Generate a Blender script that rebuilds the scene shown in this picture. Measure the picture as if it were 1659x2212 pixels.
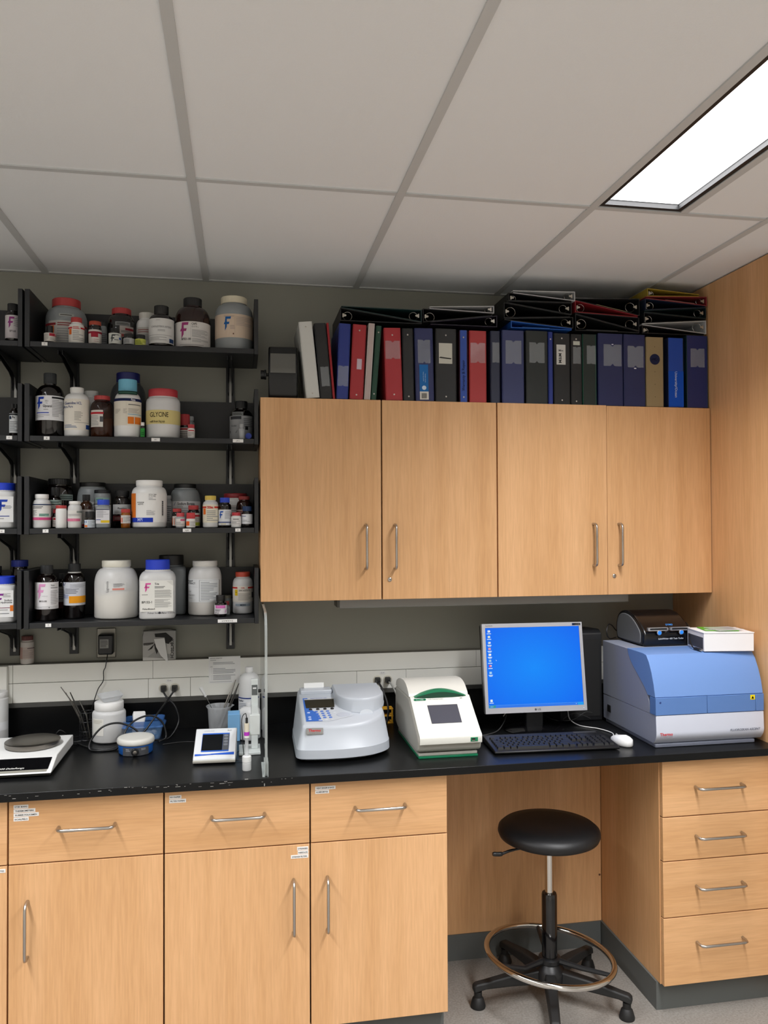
import bpy, math, random
from mathutils import Vector, Matrix
random.seed(7)
for _o in list(bpy.data.objects): bpy.data.objects.remove(_o, do_unlink=True)
SC = bpy.context.scene; COL = SC.collection
R = math.radians; PI = math.pi

# ------------------------------------------------------------------ camera, world, exposure
cam_d = bpy.data.cameras.new('camera'); cam = bpy.data.objects.new('camera', cam_d); COL.objects.link(cam)
cam_d.sensor_fit = 'VERTICAL'; cam_d.sensor_height = 36.0; cam_d.lens = 1721.8 / 2212 * 36.0
cam_d.clip_start = 0.05; cam_d.clip_end = 50
_y, _p, _r = R(10.1512), R(0.9278), R(-0.2372)
_f = Vector((math.sin(_y)*math.cos(_p), math.cos(_y)*math.cos(_p), math.sin(_p)))
_rt = Vector((math.cos(_y), -math.sin(_y), 0)); _up = _rt.cross(_f)
_r2 = math.cos(_r)*_rt + math.sin(_r)*_up; _u2 = -math.sin(_r)*_rt + math.cos(_r)*_up
cam.matrix_world = Matrix(((_r2.x, _u2.x, -_f.x, -0.0676), (_r2.y, _u2.y, -_f.y, -3.283), (_r2.z, _u2.z, -_f.z, 1.716), (0, 0, 0, 1)))
SC.camera = cam
world = bpy.data.worlds.new('world'); SC.world = world; world.use_nodes = True
world.node_tree.nodes['Background'].inputs[0].default_value = (0.5, 0.52, 0.55, 1)
world.node_tree.nodes['Background'].inputs[1].default_value = 0.05
SC.view_settings.view_transform = 'Standard'; SC.view_settings.look = 'None'
SC.view_settings.gamma = 1.0; SC.view_settings.use_curve_mapping = False
SC.view_settings.exposure = 0.0
_cy = SC.cycles
_cy.max_bounces = 6; _cy.diffuse_bounces = 4; _cy.glossy_bounces = 3; _cy.transmission_bounces = 3; _cy.transparent_max_bounces = 10
_cy.caustics_reflective = False; _cy.caustics_refractive = False; _cy.use_adaptive_sampling = True; _cy.adaptive_threshold = 0.05; _cy.use_denoising = True
LAMP = 3.0           # glow of the ceiling lamps' lenses
WATT, SPREAD, LCOL = 30.0, 126.0, (.985, .985, 1.0)   # each ceiling lamp

# ------------------------------------------------------------------ materials
def lin(h):
    if not isinstance(h, str): return tuple(h)
    c = [int(h[i:i+2], 16)/255 for i in (0, 2, 4)]
    return tuple(x/12.92 if x <= 0.04045 else ((x+0.055)/1.055)**2.4 for x in c)
MATS = {}
def mat(name, col='808080', rough=0.5, metal=0.0, spec=0.5, coat=0.0, alpha=1.0, emit=0.0, bump=0.0, bscale=200.0, var=0.0, vscale=8.0):
    if name in MATS: return MATS[name]
    m = bpy.data.materials.new(name); m.use_nodes = True; nt = m.node_tree; b = nt.nodes['Principled BSDF']
    c = (*lin(col), 1)
    b.inputs['Base Color'].default_value = c; b.inputs['Roughness'].default_value = rough
    b.inputs['Metallic'].default_value = metal; b.inputs['Specular IOR Level'].default_value = spec
    b.inputs['Coat Weight'].default_value = coat; b.inputs['Alpha'].default_value = alpha
    if emit:
        b.inputs['Emission Color'].default_value = c; b.inputs['Emission Strength'].default_value = emit
    if bump or var:
        tc = nt.nodes.new('ShaderNodeTexCoord'); n = nt.nodes.new('ShaderNodeTexNoise')
        nt.links.new(tc.outputs['Object'], n.inputs['Vector'])
        if bump:
            n.inputs['Scale'].default_value = bscale; n.inputs['Detail'].default_value = 3
            bp = nt.nodes.new('ShaderNodeBump'); bp.inputs['Strength'].default_value = bump; bp.inputs['Distance'].default_value = 0.002
            nt.links.new(n.outputs['Fac'], bp.inputs['Height']); nt.links.new(bp.outputs['Normal'], b.inputs['Normal'])
        if var:
            n2 = nt.nodes.new('ShaderNodeTexNoise'); n2.inputs['Scale'].default_value = vscale; n2.inputs['Detail'].default_value = 5
            nt.links.new(tc.outputs['Object'], n2.inputs['Vector'])
            mx = nt.nodes.new('ShaderNodeMixRGB'); mx.inputs[1].default_value = (*[x*(1-var) for x in c[:3]], 1)
            mx.inputs[2].default_value = (*[min(1, x*(1+var)) for x in c[:3]], 1)
            nt.links.new(n2.outputs['Fac'], mx.inputs[0]); nt.links.new(mx.outputs[0], b.inputs['Base Color'])
    MATS[name] = m; return m
def ink(h): return mat('print_'+h, h, 0.6, spec=0.2)
def wood(name, grain, c1, c2):
    if name in MATS: return MATS[name]
    m = bpy.data.materials.new(name); m.use_nodes = True; nt = m.node_tree; b = nt.nodes['Principled BSDF']
    tc = nt.nodes.new('ShaderNodeTexCoord')
    sc = {'z': (1, 1, 0.05), 'x': (0.05, 1, 1)}[grain]
    oi = nt.nodes.new('ShaderNodeObjectInfo')
    add = nt.nodes.new('ShaderNodeVectorMath'); add.operation = 'MULTIPLY_ADD'
    add.inputs[1].default_value = (7.3, 3.1, 5.7)
    cmb = nt.nodes.new('ShaderNodeCombineXYZ')
    for i in range(3): nt.links.new(oi.outputs['Random'], cmb.inputs[i])
    nt.links.new(cmb.outputs[0], add.inputs[0]); nt.links.new(tc.outputs['Object'], add.inputs[2])
    def noise(scale, mul, det):
        mp = nt.nodes.new('ShaderNodeMapping'); mp.inputs['Scale'].default_value = [s*mul for s in sc]
        nt.links.new(add.outputs[0], mp.inputs['Vector'])
        n = nt.nodes.new('ShaderNodeTexNoise'); n.inputs['Scale'].default_value = scale; n.inputs['Detail'].default_value = det
        n.inputs['Roughness'].default_value = 0.6; nt.links.new(mp.outputs[0], n.inputs['Vector']); return n
    n1 = noise(9, 1, 4); n2 = noise(160, 1, 2)
    rp = nt.nodes.new('ShaderNodeValToRGB'); rp.color_ramp.elements[0].position = 0.3; rp.color_ramp.elements[1].position = 0.72
    rp.color_ramp.elements[0].color = (*lin(c1), 1); rp.color_ramp.elements[1].color = (*lin(c2), 1)
    nt.links.new(n1.outputs['Fac'], rp.inputs[0])
    mx = nt.nodes.new('ShaderNodeMixRGB'); mx.blend_type = 'MULTIPLY'; mx.inputs[0].default_value = 0.22
    r2 = nt.nodes.new('ShaderNodeValToRGB'); r2.color_ramp.elements[0].position = 0.35; r2.color_ramp.elements[1].position = 0.65
    r2.color_ramp.elements[0].color = (0.55, 0.45, 0.36, 1); r2.color_ramp.elements[1].color = (1, 1, 1, 1)
    nt.links.new(n2.outputs['Fac'], r2.inputs[0]); nt.links.new(rp.outputs[0], mx.inputs[1]); nt.links.new(r2.outputs[0], mx.inputs[2])
    nt.links.new(mx.outputs[0], b.inputs['Base Color']); b.inputs['Roughness'].default_value = 0.42
    b.inputs['Specular IOR Level'].default_value = 0.35
    MATS[name] = m; return m
def clear(name, tint, opac, rough=0.15, fres=True):
    """thin plastic: see-through mixed with a scattering body and a soft sheen"""
    if name in MATS: return MATS[name]
    m = bpy.data.materials.new(name); m.use_nodes = True; nt = m.node_tree; b = nt.nodes['Principled BSDF']
    b.inputs['Base Color'].default_value = (*lin(tint), 1); b.inputs['Roughness'].default_value = rough
    b.inputs['Alpha'].default_value = opac
    MATS[name] = m; return m
def acrylic(name):
    m = bpy.data.materials.new(name); m.use_nodes = True; nt = m.node_tree; nt.nodes.remove(nt.nodes['Principled BSDF'])
    tr = nt.nodes.new('ShaderNodeBsdfTransparent'); tr.inputs[0].default_value = (.97, .985, .98, 1); gl = nt.nodes.new('ShaderNodeBsdfGlossy'); gl.inputs['Roughness'].default_value = .02
    lw = nt.nodes.new('ShaderNodeLayerWeight'); lw.inputs[0].default_value = .5; pw = nt.nodes.new('ShaderNodeMath'); pw.operation = 'POWER'; pw.inputs[1].default_value = 5
    ma = nt.nodes.new('ShaderNodeMath'); ma.operation = 'MULTIPLY_ADD'; ma.inputs[1].default_value = .9; ma.inputs[2].default_value = .035; mx = nt.nodes.new('ShaderNodeMixShader')
    nt.links.new(lw.outputs['Facing'], pw.inputs[0]); nt.links.new(pw.outputs[0], ma.inputs[0])
    nt.links.new(ma.outputs[0], mx.inputs[0]); nt.links.new(tr.outputs[0], mx.inputs[1]); nt.links.new(gl.outputs[0], mx.inputs[2]); nt.links.new(mx.outputs[0], nt.nodes['Material Output'].inputs[0])
    MATS[name] = m; return m
wV = wood('maple_vertical', 'z', 'D1A06E', 'E5B686'); wH = wood('maple_horizontal', 'x', 'D1A06E', 'E5B686')
wDark = wV
mGapShade = mat('cabinet_gap_shade', '1E120A', 0.8); mSteel = mat('brushed_steel', 'B9B4AE', 0.28, 1.0); mChrome = mat('chrome', 'D8D6D2', 0.08, 1.0)  # the cabinet gap colour is near-black, standing in for shade
mEpoxy = mat('black_epoxy', '0E0F10', 0.3, spec=0.22, bump=0.05, bscale=900); mBlackMetal = mat('black_powder_coat', '17191C', 0.45, bump=0.05, bscale=1500)
mBlack = mat('black_plastic', '111214', 0.4); mBlackSoft = mat('black_rubber', '151515', 0.6); mBlackGloss = mat('black_gloss', '0B0B0D', 0.12, coat=0.3)
mWall = mat('grey_wall_paint', '9D9D93', 0.85, spec=0.2, bump=0.05, bscale=300); mRace = mat('ivory_raceway', 'EFEFE8', 0.5)
mWhite = mat('white_plastic', 'E6E7E6', 0.35); mPaper = mat('white_paper', 'EDEDEB', 0.8, spec=0.1); mCream = mat('cream_plastic', 'D9D2BE', 0.4)
mDarkGlass = mat('dark_amber_glass', '0D0706', 0.07, spec=0.6, coat=0.2); mAmber = clear('amber_glass', '2A0F06', 0.72, 0.06)
mHaze = clear('translucent_polythene', 'F1F2F2', 0.70, 0.35); mHazeG = clear('grey_polythene', '9AA0A2', 0.8, 0.35); mHazeC = clear('clear_polythene', 'DADDE0', 0.42, 0.3)
mGrey = mat('dark_grey_plastic', '3A3C3F', 0.5); mBase = mat('grey_vinyl_base', '585B59', 0.5)
mAcr = acrylic('clear_acrylic'); mAcrEdge = clear('acrylic_edge', 'D8E0DE', 0.42, 0.15)
mPocket = clear('clear_pocket', 'DDE4EA', 0.13, 0.06)

# ------------------------------------------------------------------ mesh helpers
class MB:
    def __init__(s): s.v = []; s.f = []; s.m = []; s.slots = []
    def slot(s, m):
        if m not in s.slots: s.slots.append(m)
        return s.slots.index(m)
    def add(s, vs, fs, m=None):
        o = len(s.v); s.v += [tuple(v) for v in vs]; k = s.slot(m)
        for f in fs: s.f.append(tuple(i+o for i in f)); s.m.append(k)
        return s
    def box(s, a, b, m=None):
        (x0, y0, z0), (x1, y1, z1) = a, b
        return s.add([(x0,y0,z0),(x1,y0,z0),(x1,y1,z0),(x0,y1,z0),(x0,y0,z1),(x1,y0,z1),(x1,y1,z1),(x0,y1,z1)],
                     [(3,2,1,0),(4,5,6,7),(0,1,5,4),(1,2,6,5),(2,3,7,6),(3,0,4,7)], m)
    def loft(s, rings, m=None, cap0=True, cap1=True):
        n = len(rings[0]); vs = [p for r in rings for p in r]; fs = []
        for i in range(len(rings)-1):
            for j in range(n):
                k = (j+1) % n; fs.append((i*n+j, i*n+k, (i+1)*n+k, (i+1)*n+j))
        if cap0: fs.append(tuple(range(n-1, -1, -1)))
        if cap1: fs.append(tuple(range((len(rings)-1)*n, len(rings)*n)))
        return s.add(vs, fs, m)
    def prism(s, prof, ax, a0, a1, m=None):
        """2-D profile extruded along axis ax ('x': profile is (y,z); 'y': (x,z); 'z': (x,y))"""
        def P(q, t): return {'x': (t, q[0], q[1]), 'y': (q[0], t, q[1]), 'z': (q[0], q[1], t)}[ax]
        ar = sum(prof[i][0]*prof[(i+1) % len(prof)][1]-prof[(i+1) % len(prof)][0]*prof[i][1] for i in range(len(prof)))
        pr = list(prof) if (ar > 0) != (ax == 'y') else list(prof)[::-1]
        return s.loft([[P(q, a0) for q in pr], [P(q, a1) for q in pr]], m)
    def lathe(s, prof, m=None, seg=32, c=(0, 0, 0), n=2.0, rib=0.0, cap0=True, cap1=True):
        rings = []
        for e in prof:
            r, z = e[0], e[1]; nn = e[2] if len(e) > 2 else n; ring = []
            for j in range(seg):
                t = 2*PI*j/seg; ct, st = math.cos(t), math.sin(t)
                q = r if nn == 2 else r*(abs(ct)**nn+abs(st)**nn)**(-1/nn)
                if rib and j % 2: q -= rib
                ring.append((c[0]+q*ct, c[1]+q*st, c[2]+z))
            rings.append(ring)
        return s.loft(rings, m, cap0, cap1)
    def tube(s, pts, r, m=None, seg=8):
        pts = [Vector(p) for p in pts]; rings = []; up = None
        for i, p in enumerate(pts):
            d = (pts[min(i+1, len(pts)-1)]-pts[max(i-1, 0)]).normalized()
            if up is None: up = Vector((0, 0, 1)) if abs(d.z) < 0.9 else Vector((1, 0, 0))
            u = d.cross(up).normalized(); w = u.cross(d); up = w
            rr = r[i] if isinstance(r, (list, tuple)) else r
            rings.append([p+u*rr*math.cos(2*PI*j/seg)-w*rr*math.sin(2*PI*j/seg) for j in range(seg)])
        return s.loft(rings, m)
    def build(s, name, m=None, parent=None, loc=(0, 0, 0), bevel=0.0, bseg=2, smooth=35, rot=None):
        me = bpy.data.meshes.new(name); me.from_pydata(s.v, [], s.f)
        for k in s.slots: me.materials.append(k if k is not None else m)
        me.polygons.foreach_set('material_index', s.m)
        if smooth:
            me.polygons.foreach_set('use_smooth', [True]*len(me.polygons)); me.set_sharp_from_angle(angle=R(smooth))
        me.update()
        return put(name, me, parent, loc, bevel, bseg, rot)
def put(name, me, parent=None, loc=(0, 0, 0), bevel=0.0, bseg=2, rot=None):
    o = bpy.data.objects.new(name, me); COL.objects.link(o); o.parent = parent; o.location = loc
    if rot: o.rotation_euler = rot
    if bevel:
        b = o.modifiers.new('bevel', 'BEVEL'); b.width = bevel; b.segments = bseg; b.limit_method = 'ANGLE'; b.angle_limit = R(30)
        b.harden_normals = False
    return o
def tag(o, label, cat, group=None):
    o['label'] = label; o['category'] = cat
    if group: o['group'] = group
    return o
def thing(name, label, cat, loc=(0, 0, 0), rz=0.0, group=None):
    o = bpy.data.objects.new(name, None); COL.objects.link(o); o.location = loc; o.rotation_euler = (0, 0, rz)
    o.empty_display_size = 0.05
    return tag(o, label, cat, group)
def struct(o): o['kind'] = 'structure'; return o
def bx(name, a, b, m, parent=None, bevel=0.0, loc=(0, 0, 0), rot=None, bseg=2): return MB().box(a, b).build(name, m, parent, loc, bevel, bseg, rot=rot)
def spline(pts, n=10):
    """Catmull-Rom through the points"""
    P = [Vector(p) for p in pts]; P = [P[0]*2-P[1]]+P+[P[-1]*2-P[-2]]; out = []
    for i in range(1, len(P)-2):
        a, b, c, d = P[i-1:i+3]
        for k in range(n):
            t = k/n; out.append(0.5*((2*b)+(c-a)*t+(2*a-5*b+4*c-d)*t*t+(3*b-a-3*c+d)*t**3))
    return out+[P[-2]]
def rpoly(pts, r, seg=5):
    """2-D polygon with rounded corners"""
    out = []; n = len(pts); rs = r if isinstance(r, (list, tuple)) else [r]*n
    for i in range(n):
        p = Vector(pts[i]); a = Vector(pts[i-1])-p; b = Vector(pts[(i+1) % n])-p
        ra = min(rs[i], a.length*0.49, b.length*0.49)
        if ra <= 1e-6: out.append(tuple(p)); continue
        A = p+a.normalized()*ra; B = p+b.normalized()*ra
        for k in range(seg+1):
            t = k/seg; out.append(tuple(A*(1-t)**2+p*2*t*(1-t)+B*t*t))
    return out
# text as flat mesh, cached
TX = {}
def text_geo(s, bold=0.0, shear=0.0):
    k = (s, bold, shear)
    if k in TX: return TX[k]
    c = bpy.data.curves.new('t', 'FONT'); c.body = s; c.size = 1; c.resolution_u = 2; c.offset = bold; c.shear = shear
    o = bpy.data.objects.new('t', c); me = bpy.data.meshes.new_from_object(o)
    vs = [(v.co.x, v.co.y) for v in me.vertices]; fs = [tuple(p.vertices) for p in me.polygons]
    bpy.data.objects.remove(o); bpy.data.curves.remove(c); bpy.data.meshes.remove(me)
    x0 = min([v[0] for v in vs] or [0]); x1 = max([v[0] for v in vs] or [1])
    TX[k] = (vs, fs, x0, x1); return TX[k]
FLOGO = [[(.22,1),(1.0,1),(.93,.83),(.30,.83)], [(.22,1),(.30,.83),(.40,.30),(.16,.64)], [(.10,.62),(.78,.62),(.70,.46),(.0,.46)],
         [(.18,.46),(.42,.46),(.40,.26),(.16,.0)], [(.20,.83),(.42,.83),(.42,.55),(.20,.55)]]
def prints(items, w, h, S, mb=None):
    """flat print on a surface S(u,v) in metres; items use the label's 0..1 frame"""
    mb = mb or MB()
    def poly(pts, m, nsub=1): mb.add([S(*p) for p in pts], [tuple(range(len(pts)))], m)
    def rect(u0, v0, u1, v1, m):
        n = max(1, int(abs(u1-u0)/0.006)) if w > 0.012 else 1
        n = min(n, 24)
        for i in range(n):
            a = u0+(u1-u0)*i/n; b = u0+(u1-u0)*(i+1)/n
            poly([(a, v0), (b, v0), (b, v1), (a, v1)], m)
    for it in items:
        k = it[0]
        if k == 'R': rect((it[1]-.5)*w, (it[2]-.5)*h, (it[3]-.5)*w, (it[4]-.5)*h, ink(it[5]))
        elif k == 'L':
            u0, v0, u1, v1, n, c = it[1:7]
            for i in range(n):
                v = v1-(v1-v0)*(i+.5)/n; t = (v1-v0)/n*.42; e = u1-(u1-u0)*random.choice((0, 0, .08, .2, .45))
                rect((u0-.5)*w, (v-t/2-.5)*h, (e-.5)*w, (v+t/2-.5)*h, ink(c))
        elif k == 'F':
            u, v, hh, c = it[1:5]; H = hh*h
            for q in FLOGO:
                q = [((u-.5)*w+x*H*.72, (v-.5)*h+y*H) for x, y in q]; N = 6
                for i in range(N):
                    e = lambda a, b, t: (a[0]+(b[0]-a[0])*t, a[1]+(b[1]-a[1])*t)
                    poly([e(q[0], q[1], i/N), e(q[0], q[1], (i+1)/N), e(q[3], q[2], (i+1)/N), e(q[3], q[2], i/N)], ink(c))
        elif k == 'T':
            u, v, hh, st, c = it[1:6]; al = it[6] if len(it) > 6 else 'l'; bold = it[7] if len(it) > 7 else 0.0
            sh = it[8] if len(it) > 8 else 0.0; sx = it[9] if len(it) > 9 else 1.0
            vs, fs, x0, x1 = text_geo(st, bold, sh); sz = hh*h/0.70
            off = {'l': -x0, 'c': -(x0+x1)/2, 'r': -x1}[al]
            mb.add([S((u-.5)*w+(x+off)*sz*sx, (v-.5)*h+y*sz) for x, y in vs], fs, ink(c))
        elif k == 'V':                                    # text running upwards
            u, v, hh, st, c = it[1:6]; up = it[6] if len(it) > 6 else 1
            vs, fs, x0, x1 = text_geo(st, .01); sz = hh*w/0.70
            mb.add([S((u-.5)*w-up*y*sz, (v-.5)*h+up*(x-(x0+x1)/2)*sz) for x, y in vs], fs, ink(c))
        elif k == 'O':
            u, v, rr, c = it[1:5]
            poly([((u-.5)*w+rr*h*math.cos(t*PI/12), (v-.5)*h+rr*h*math.sin(t*PI/12)) for t in range(24)], ink(c))
        elif k == 'P': poly([((a-.5)*w, (b-.5)*h) for a, b in it[1]], ink(it[2]))
    return mb
def flat(o, ux, uy, eps=0.0006):
    o, ux, uy = Vector(o), Vector(ux).normalized(), Vector(uy).normalized(); n = ux.cross(uy)
    return lambda u, v: o+ux*u+uy*v+n*eps
def decal(name, items, w, h, S, parent):
    return prints(items, w, h, S).build(name, None, parent, smooth=0)

# ------------------------------------------------------------------ the room
X0, X1, Y0, ZC = -3.26, 3.4, -6.2, 2.702
def floor_mat():
    m = mat('speckled_vinyl_floor', 'B9B4A9', 0.38); nt = m.node_tree; b = nt.nodes['Principled BSDF']
    tc = nt.nodes.new('ShaderNodeTexCoord'); n = nt.nodes.new('ShaderNodeTexNoise'); n.inputs['Scale'].default_value = 140; n.inputs['Detail'].default_value = 4
    n2 = nt.nodes.new('ShaderNodeTexNoise'); n2.inputs['Scale'].default_value = 5; n2.inputs['Detail'].default_value = 3
    r = nt.nodes.new('ShaderNodeValToRGB'); r.color_ramp.elements[0].position = .35; r.color_ramp.elements[1].position = .65
    r.color_ramp.elements[0].color = (*lin('857F78'), 1); r.color_ramp.elements[1].color = (*lin('9A958E'), 1)
    mx = nt.nodes.new('ShaderNodeMixRGB'); mx.blend_type = 'MULTIPLY'; mx.inputs[0].default_value = .25
    for q in (n, n2): nt.links.new(tc.outputs['Object'], q.inputs['Vector'])
    nt.links.new(n.outputs['Fac'], r.inputs[0]); nt.links.new(r.outputs[0], mx.inputs[1]); nt.links.new(n2.outputs['Fac'], mx.inputs[2])
    nt.links.new(mx.outputs[0], b.inputs['Base Color']); return m
struct(bx('floor', (X0, Y0, -0.05), (X1, 0, 0), floor_mat()))
struct(bx('wall_back', (X0, 0, 0), (X1, 0.1, ZC+.15), mWall))
mWall2 = mat('off_white_wall_paint', 'EDEAE2', 0.85, spec=0.2)
struct(bx('wall_left', (X0-.1, Y0, 0), (X0, 0.1, ZC+.15), mWall2)); struct(bx('wall_right', (X1, Y0, 0), (X1+.1, 0.1, ZC+.15), mWall2))
struct(bx('wall_front', (X0-.1, Y0-.1, 0), (X1+.1, Y0, ZC+.15), mWall2))
# suspended ceiling: runners and lay-in tiles
mTile = mat('ceiling_tile', 'F5F8FA', 0.95, spec=0.1, bump=0.25, bscale=260); mRun = mat('ceiling_runner', 'CDCFCF', 0.6)
ceil = struct(bx('ceiling', (X0, Y0, ZC+.10), (X1, 0, ZC+.15), mat('ceiling_deck', 'A8A6A2', .9)))
GX, GS, TW = -0.207, 0.61, 0.0125
xs = [GX+GS*k for k in range(-5, 6)]; ys = [0.0, -0.962, -2.182, -3.402, -4.622, -5.842, Y0]
lampcols = {2: (1.013, 1.318), -2: (-1.427, -1.122)}; lamprows = (1, 2, 3, 4)  # rows beyond the first are out of view, added to bounce more light upwards
def runner(a, b): bx('grid_runner', a, b, mRun, ceil)
for x in xs: runner((x-TW, Y0, ZC), (x+TW, 0, ZC+.03))
for y in ys[1:-1]:
    for i in range(-1, len(xs)):
        a = xs[i]+TW if i >= 0 else X0; b = xs[i+1]-TW if i+1 < len(xs) else X1
        runner((a, y-TW*.8, ZC+.0008), (b, y+TW*.8, ZC+.03))
runner((X0, -.018, ZC+.0004), (X1, 0, ZC+.03))
tiles = {}
for i in range(-1, len(xs)):
    a = xs[i] if i >= 0 else X0; b = xs[i+1] if i+1 < len(xs) else X1
    for j in range(len(ys)-1):
        y1, y0 = ys[j], ys[j+1]; aa = a; k = i-5
        if k in lampcols and j in lamprows:
            aa = lampcols[k][1]; runner((aa-TW, y0+TW, ZC+.0004), (aa+TW, y1-TW, ZC+.03))
        key = (round(b-aa, 3), round(y1-y0, 3))
        if key not in tiles:
            t = MB().box((0, 0, 0), (b-aa-.004, y1-y0-.004, .015)).build('ceiling_tile', mTile, ceil, (aa+.002, y0+.002, ZC+.005)); tiles[key] = t.data
        else: put('ceiling_tile', tiles[key], ceil, (aa+.002, y0+.002, ZC+.005))
def lamp(xa, xb, ya, yb, label):
    t = thing('ceiling_light', label, 'ceiling light', ((xa+xb)/2, (ya+yb)/2, ZC+.06), group='recessed ceiling lights')
    w, d = (xb-xa)/2-TW, (ya-yb)/2-TW
    f = MB(); k = mat('lamp_black_frame', '0C0C0D', .5)
    for a, b in (((-w, -d, -.056), (-w+.016, d, .06)), ((w-.016, -d, -.056), (w, d, .06)), ((-w+.016, -d, -.056), (w-.016, -d+.016, .06)), ((-w+.016, d-.016, -.056), (w-.016, d, .06))): f.box(a, b)
    f.build('frame', k, t); bx('housing', (-w, -d, .06), (w, d, .075), k, t)
    lens = mat('lamp_lens', 'FFFFFF', .5); lens.cycles.emission_sampling = 'NONE'; b = lens.node_tree.nodes['Principled BSDF']
    b.inputs['Emission Color'].default_value = (*LCOL, 1); b.inputs['Emission Strength'].default_value = LAMP
    a0, a1 = (-w+.017, -d+.017), (w-.017, d-.017); m = MB(); m.box((a0[0], a0[1], -.0395), (a1[0], a1[1], -.03), mat('lamp_lens_body', 'E8E8E8', .5))
    L = bpy.data.lights.new('tube_light', 'AREA'); L.shape = 'RECTANGLE'; L.size = a1[0]-a0[0]; L.size_y = a1[1]-a0[1]; L.energy = WATT; L.spread = R(SPREAD); L.color = LCOL
    lo = bpy.data.objects.new('tube_light', L); COL.objects.link(lo); lo.parent = t; lo.location = (0, 0, -.0415)
    m.add([(a0[0], a0[1], -.04), (a0[0], a1[1], -.04), (a1[0], a1[1], -.04), (a1[0], a0[1], -.04)], [(0, 1, 2, 3)], lens); m.build('lens', None, t, smooth=0)
for kx, (xa, xb) in lampcols.items():
    for j in lamprows:
        lab = ('added unseen ceiling light in the '+('right' if kx == 2 else 'left')+' run, '+{2: 'over the aisle', 3: 'above the middle of the room', 4: 'nearest the rear wall'}[j]) if j > 1 else \
            ('lit recessed ceiling light with black frame above the right-hand cabinets' if kx == 2 else 'recessed ceiling light over the left end of the bench')
        lamp(xa, xb, ys[j], ys[j+1], lab)

# ------------------------------------------------------------------ casework
def bar_handle(parent, p, L, axis, out=0.035, r=0.0050):
    """bent-wire pull; p = middle on the door face (faces -Y)"""
    x, y, z = p; h = L/2; q = .014
    pr = [(-h, 0), (-h, -out+q), (-h+q*.3, -out+q*.3), (-h+q, -out), (h-q, -out), (h-q*.3, -out+q*.3), (h, -out+q), (h, 0)]
    pts = [((x+a, y+b, z) if axis == 'x' else (x, y+b, z+a)) for a, b in pr]
    return MB().tube(pts, r, seg=10).build('handle', mSteel, parent, smooth=60)
def tapes(parent, rows, x, z, y, right=False):
    """white embossed-tape labels stuck on a front"""
    for i, (st, w) in enumerate(rows):
        xa = x-w if right else x; zz = z-i*.0125
        t = bx('name_tape', (xa, y-.0008, zz-.0055), (xa+w, y, zz+.0055), mPaper, parent)
        decal('lettering', [('T', .5, .28, .42, st, '30241C', 'c', .012, 0, (w*.86)/max(.001, (text_geo(st, .012)[3]-text_geo(st, .012)[2])*.42*.011/.70))], w, .011,
              flat((xa+w/2, y-.0008, zz), (1, 0, 0), (0, 0, 1)), t)
YB = -0.693
def base_cab(x, n, label, fronts, wid=0.457):
    t = thing('base_cabinet', label, 'cabinet', (0, 0, 0))
    w = n*wid
    bx('carcass', (x+.004, YB+.021, .1), (x+w-.004, -.02, .886), wV, t)
    bx('gap_shade', (x+.003, YB+.0203, .104), (x+w-.003, YB+.0208, .884), mGapShade, t)  # thin dark sheet that paints the shade between doors and drawers
    bx('toe_kick', (x+.02, -.645, 0), (x+w-.005, -.60, .1), mBase, t)
    for i in range(n):
        a = x+i*wid+.0023; b = x+(i+1)*wid-.0023
        d = bx('drawer', (a, YB, .6925), (b, YB+.02, .884), wH, t, .0012)
        bar_handle(d, ((a+b)/2, YB, .796), .165, 'x')
        D = bx('door', (a, YB, .102), (b, YB+.02, .6890), wV, t, .0012)
        hx = fronts[i]['hx']; bar_handle(D, (hx, YB, .4945), .168, 'z')
        if 'dt' in fronts[i]: tapes(d, fronts[i]['dt'], a+.014, .8655, YB)
        if 'Dt' in fronts[i]: tapes(D, fronts[i]['Dt'], b-.004, .676, YB, True)
    return t
base_cab(-1.221, 2, 'maple base cabinet under the balance, drawer tapes starting with stir bars', [dict(hx=-.82, Dt=[('HOT PLATES', .05)]), dict(hx=-.707, dt=[('STIR BARS', .042), ('THERMOMETERS', .062), ('RUBBER POLICEMEN', .072), ('SCALPELS', .043)])])
base_cab(-0.307, 2, 'maple base cabinet beside the knee space, tapes for syringes and heat sealer', [dict(hx=.096, dt=[('PH PAPER', .037), ('FILTER PAPERS', .051)], Dt=[('SYRINGES', .036), ('NEEDLES', .034), ('SYRINGE FILTERS', .056)]), dict(hx=.2045, dt=[('HEAT SEALER & BAGS', .066), ('ALUMINUM FOIL', .045)])])
t = thing('drawer_cabinet', 'maple four-drawer cabinet standing right of the stool', 'cabinet')
bx('gap_shade', (1.384, YB+.0203, .104), (1.822, YB+.0208, .884), mGapShade, t)  # dark sheet painting shade into the drawer gaps
bx('carcass', (1.379, YB+.021, .1), (1.826, -.02, .886), wDark, t); bx('toe_kick', (1.372, -.655, 0), (1.826, -.03, .0995), mBase, t)
for za, zb, hz in ((.689, .884, .788), (.535, .6855, .616), (.339, .5315, .441), (.102, .3355, .245)):
    d = bx('drawer', (1.382, YB, za), (1.824, YB+.02, zb), wH, t, .0012); bar_handle(d, (1.596, YB, hz), .178, 'x')
t = thing('knee_space_panel', 'wood-veneer back panel of the knee space behind the stool', 'panel')
bx('panel', (.609, -.21, .1), (1.3765, -.192, .886), wDark, t); bx('cove_base', (.609, -.216, .0), (1.3705, -.19, .0995), mBase, t)
MB().lathe([(.004, 0), (.004, .002), (.001, .003)], seg=12).build('screw_cap', mat('brown_cap', '5A3A20', .5), t, (1.37, -.21, .285), rot=(R(90), 0, 0))
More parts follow.
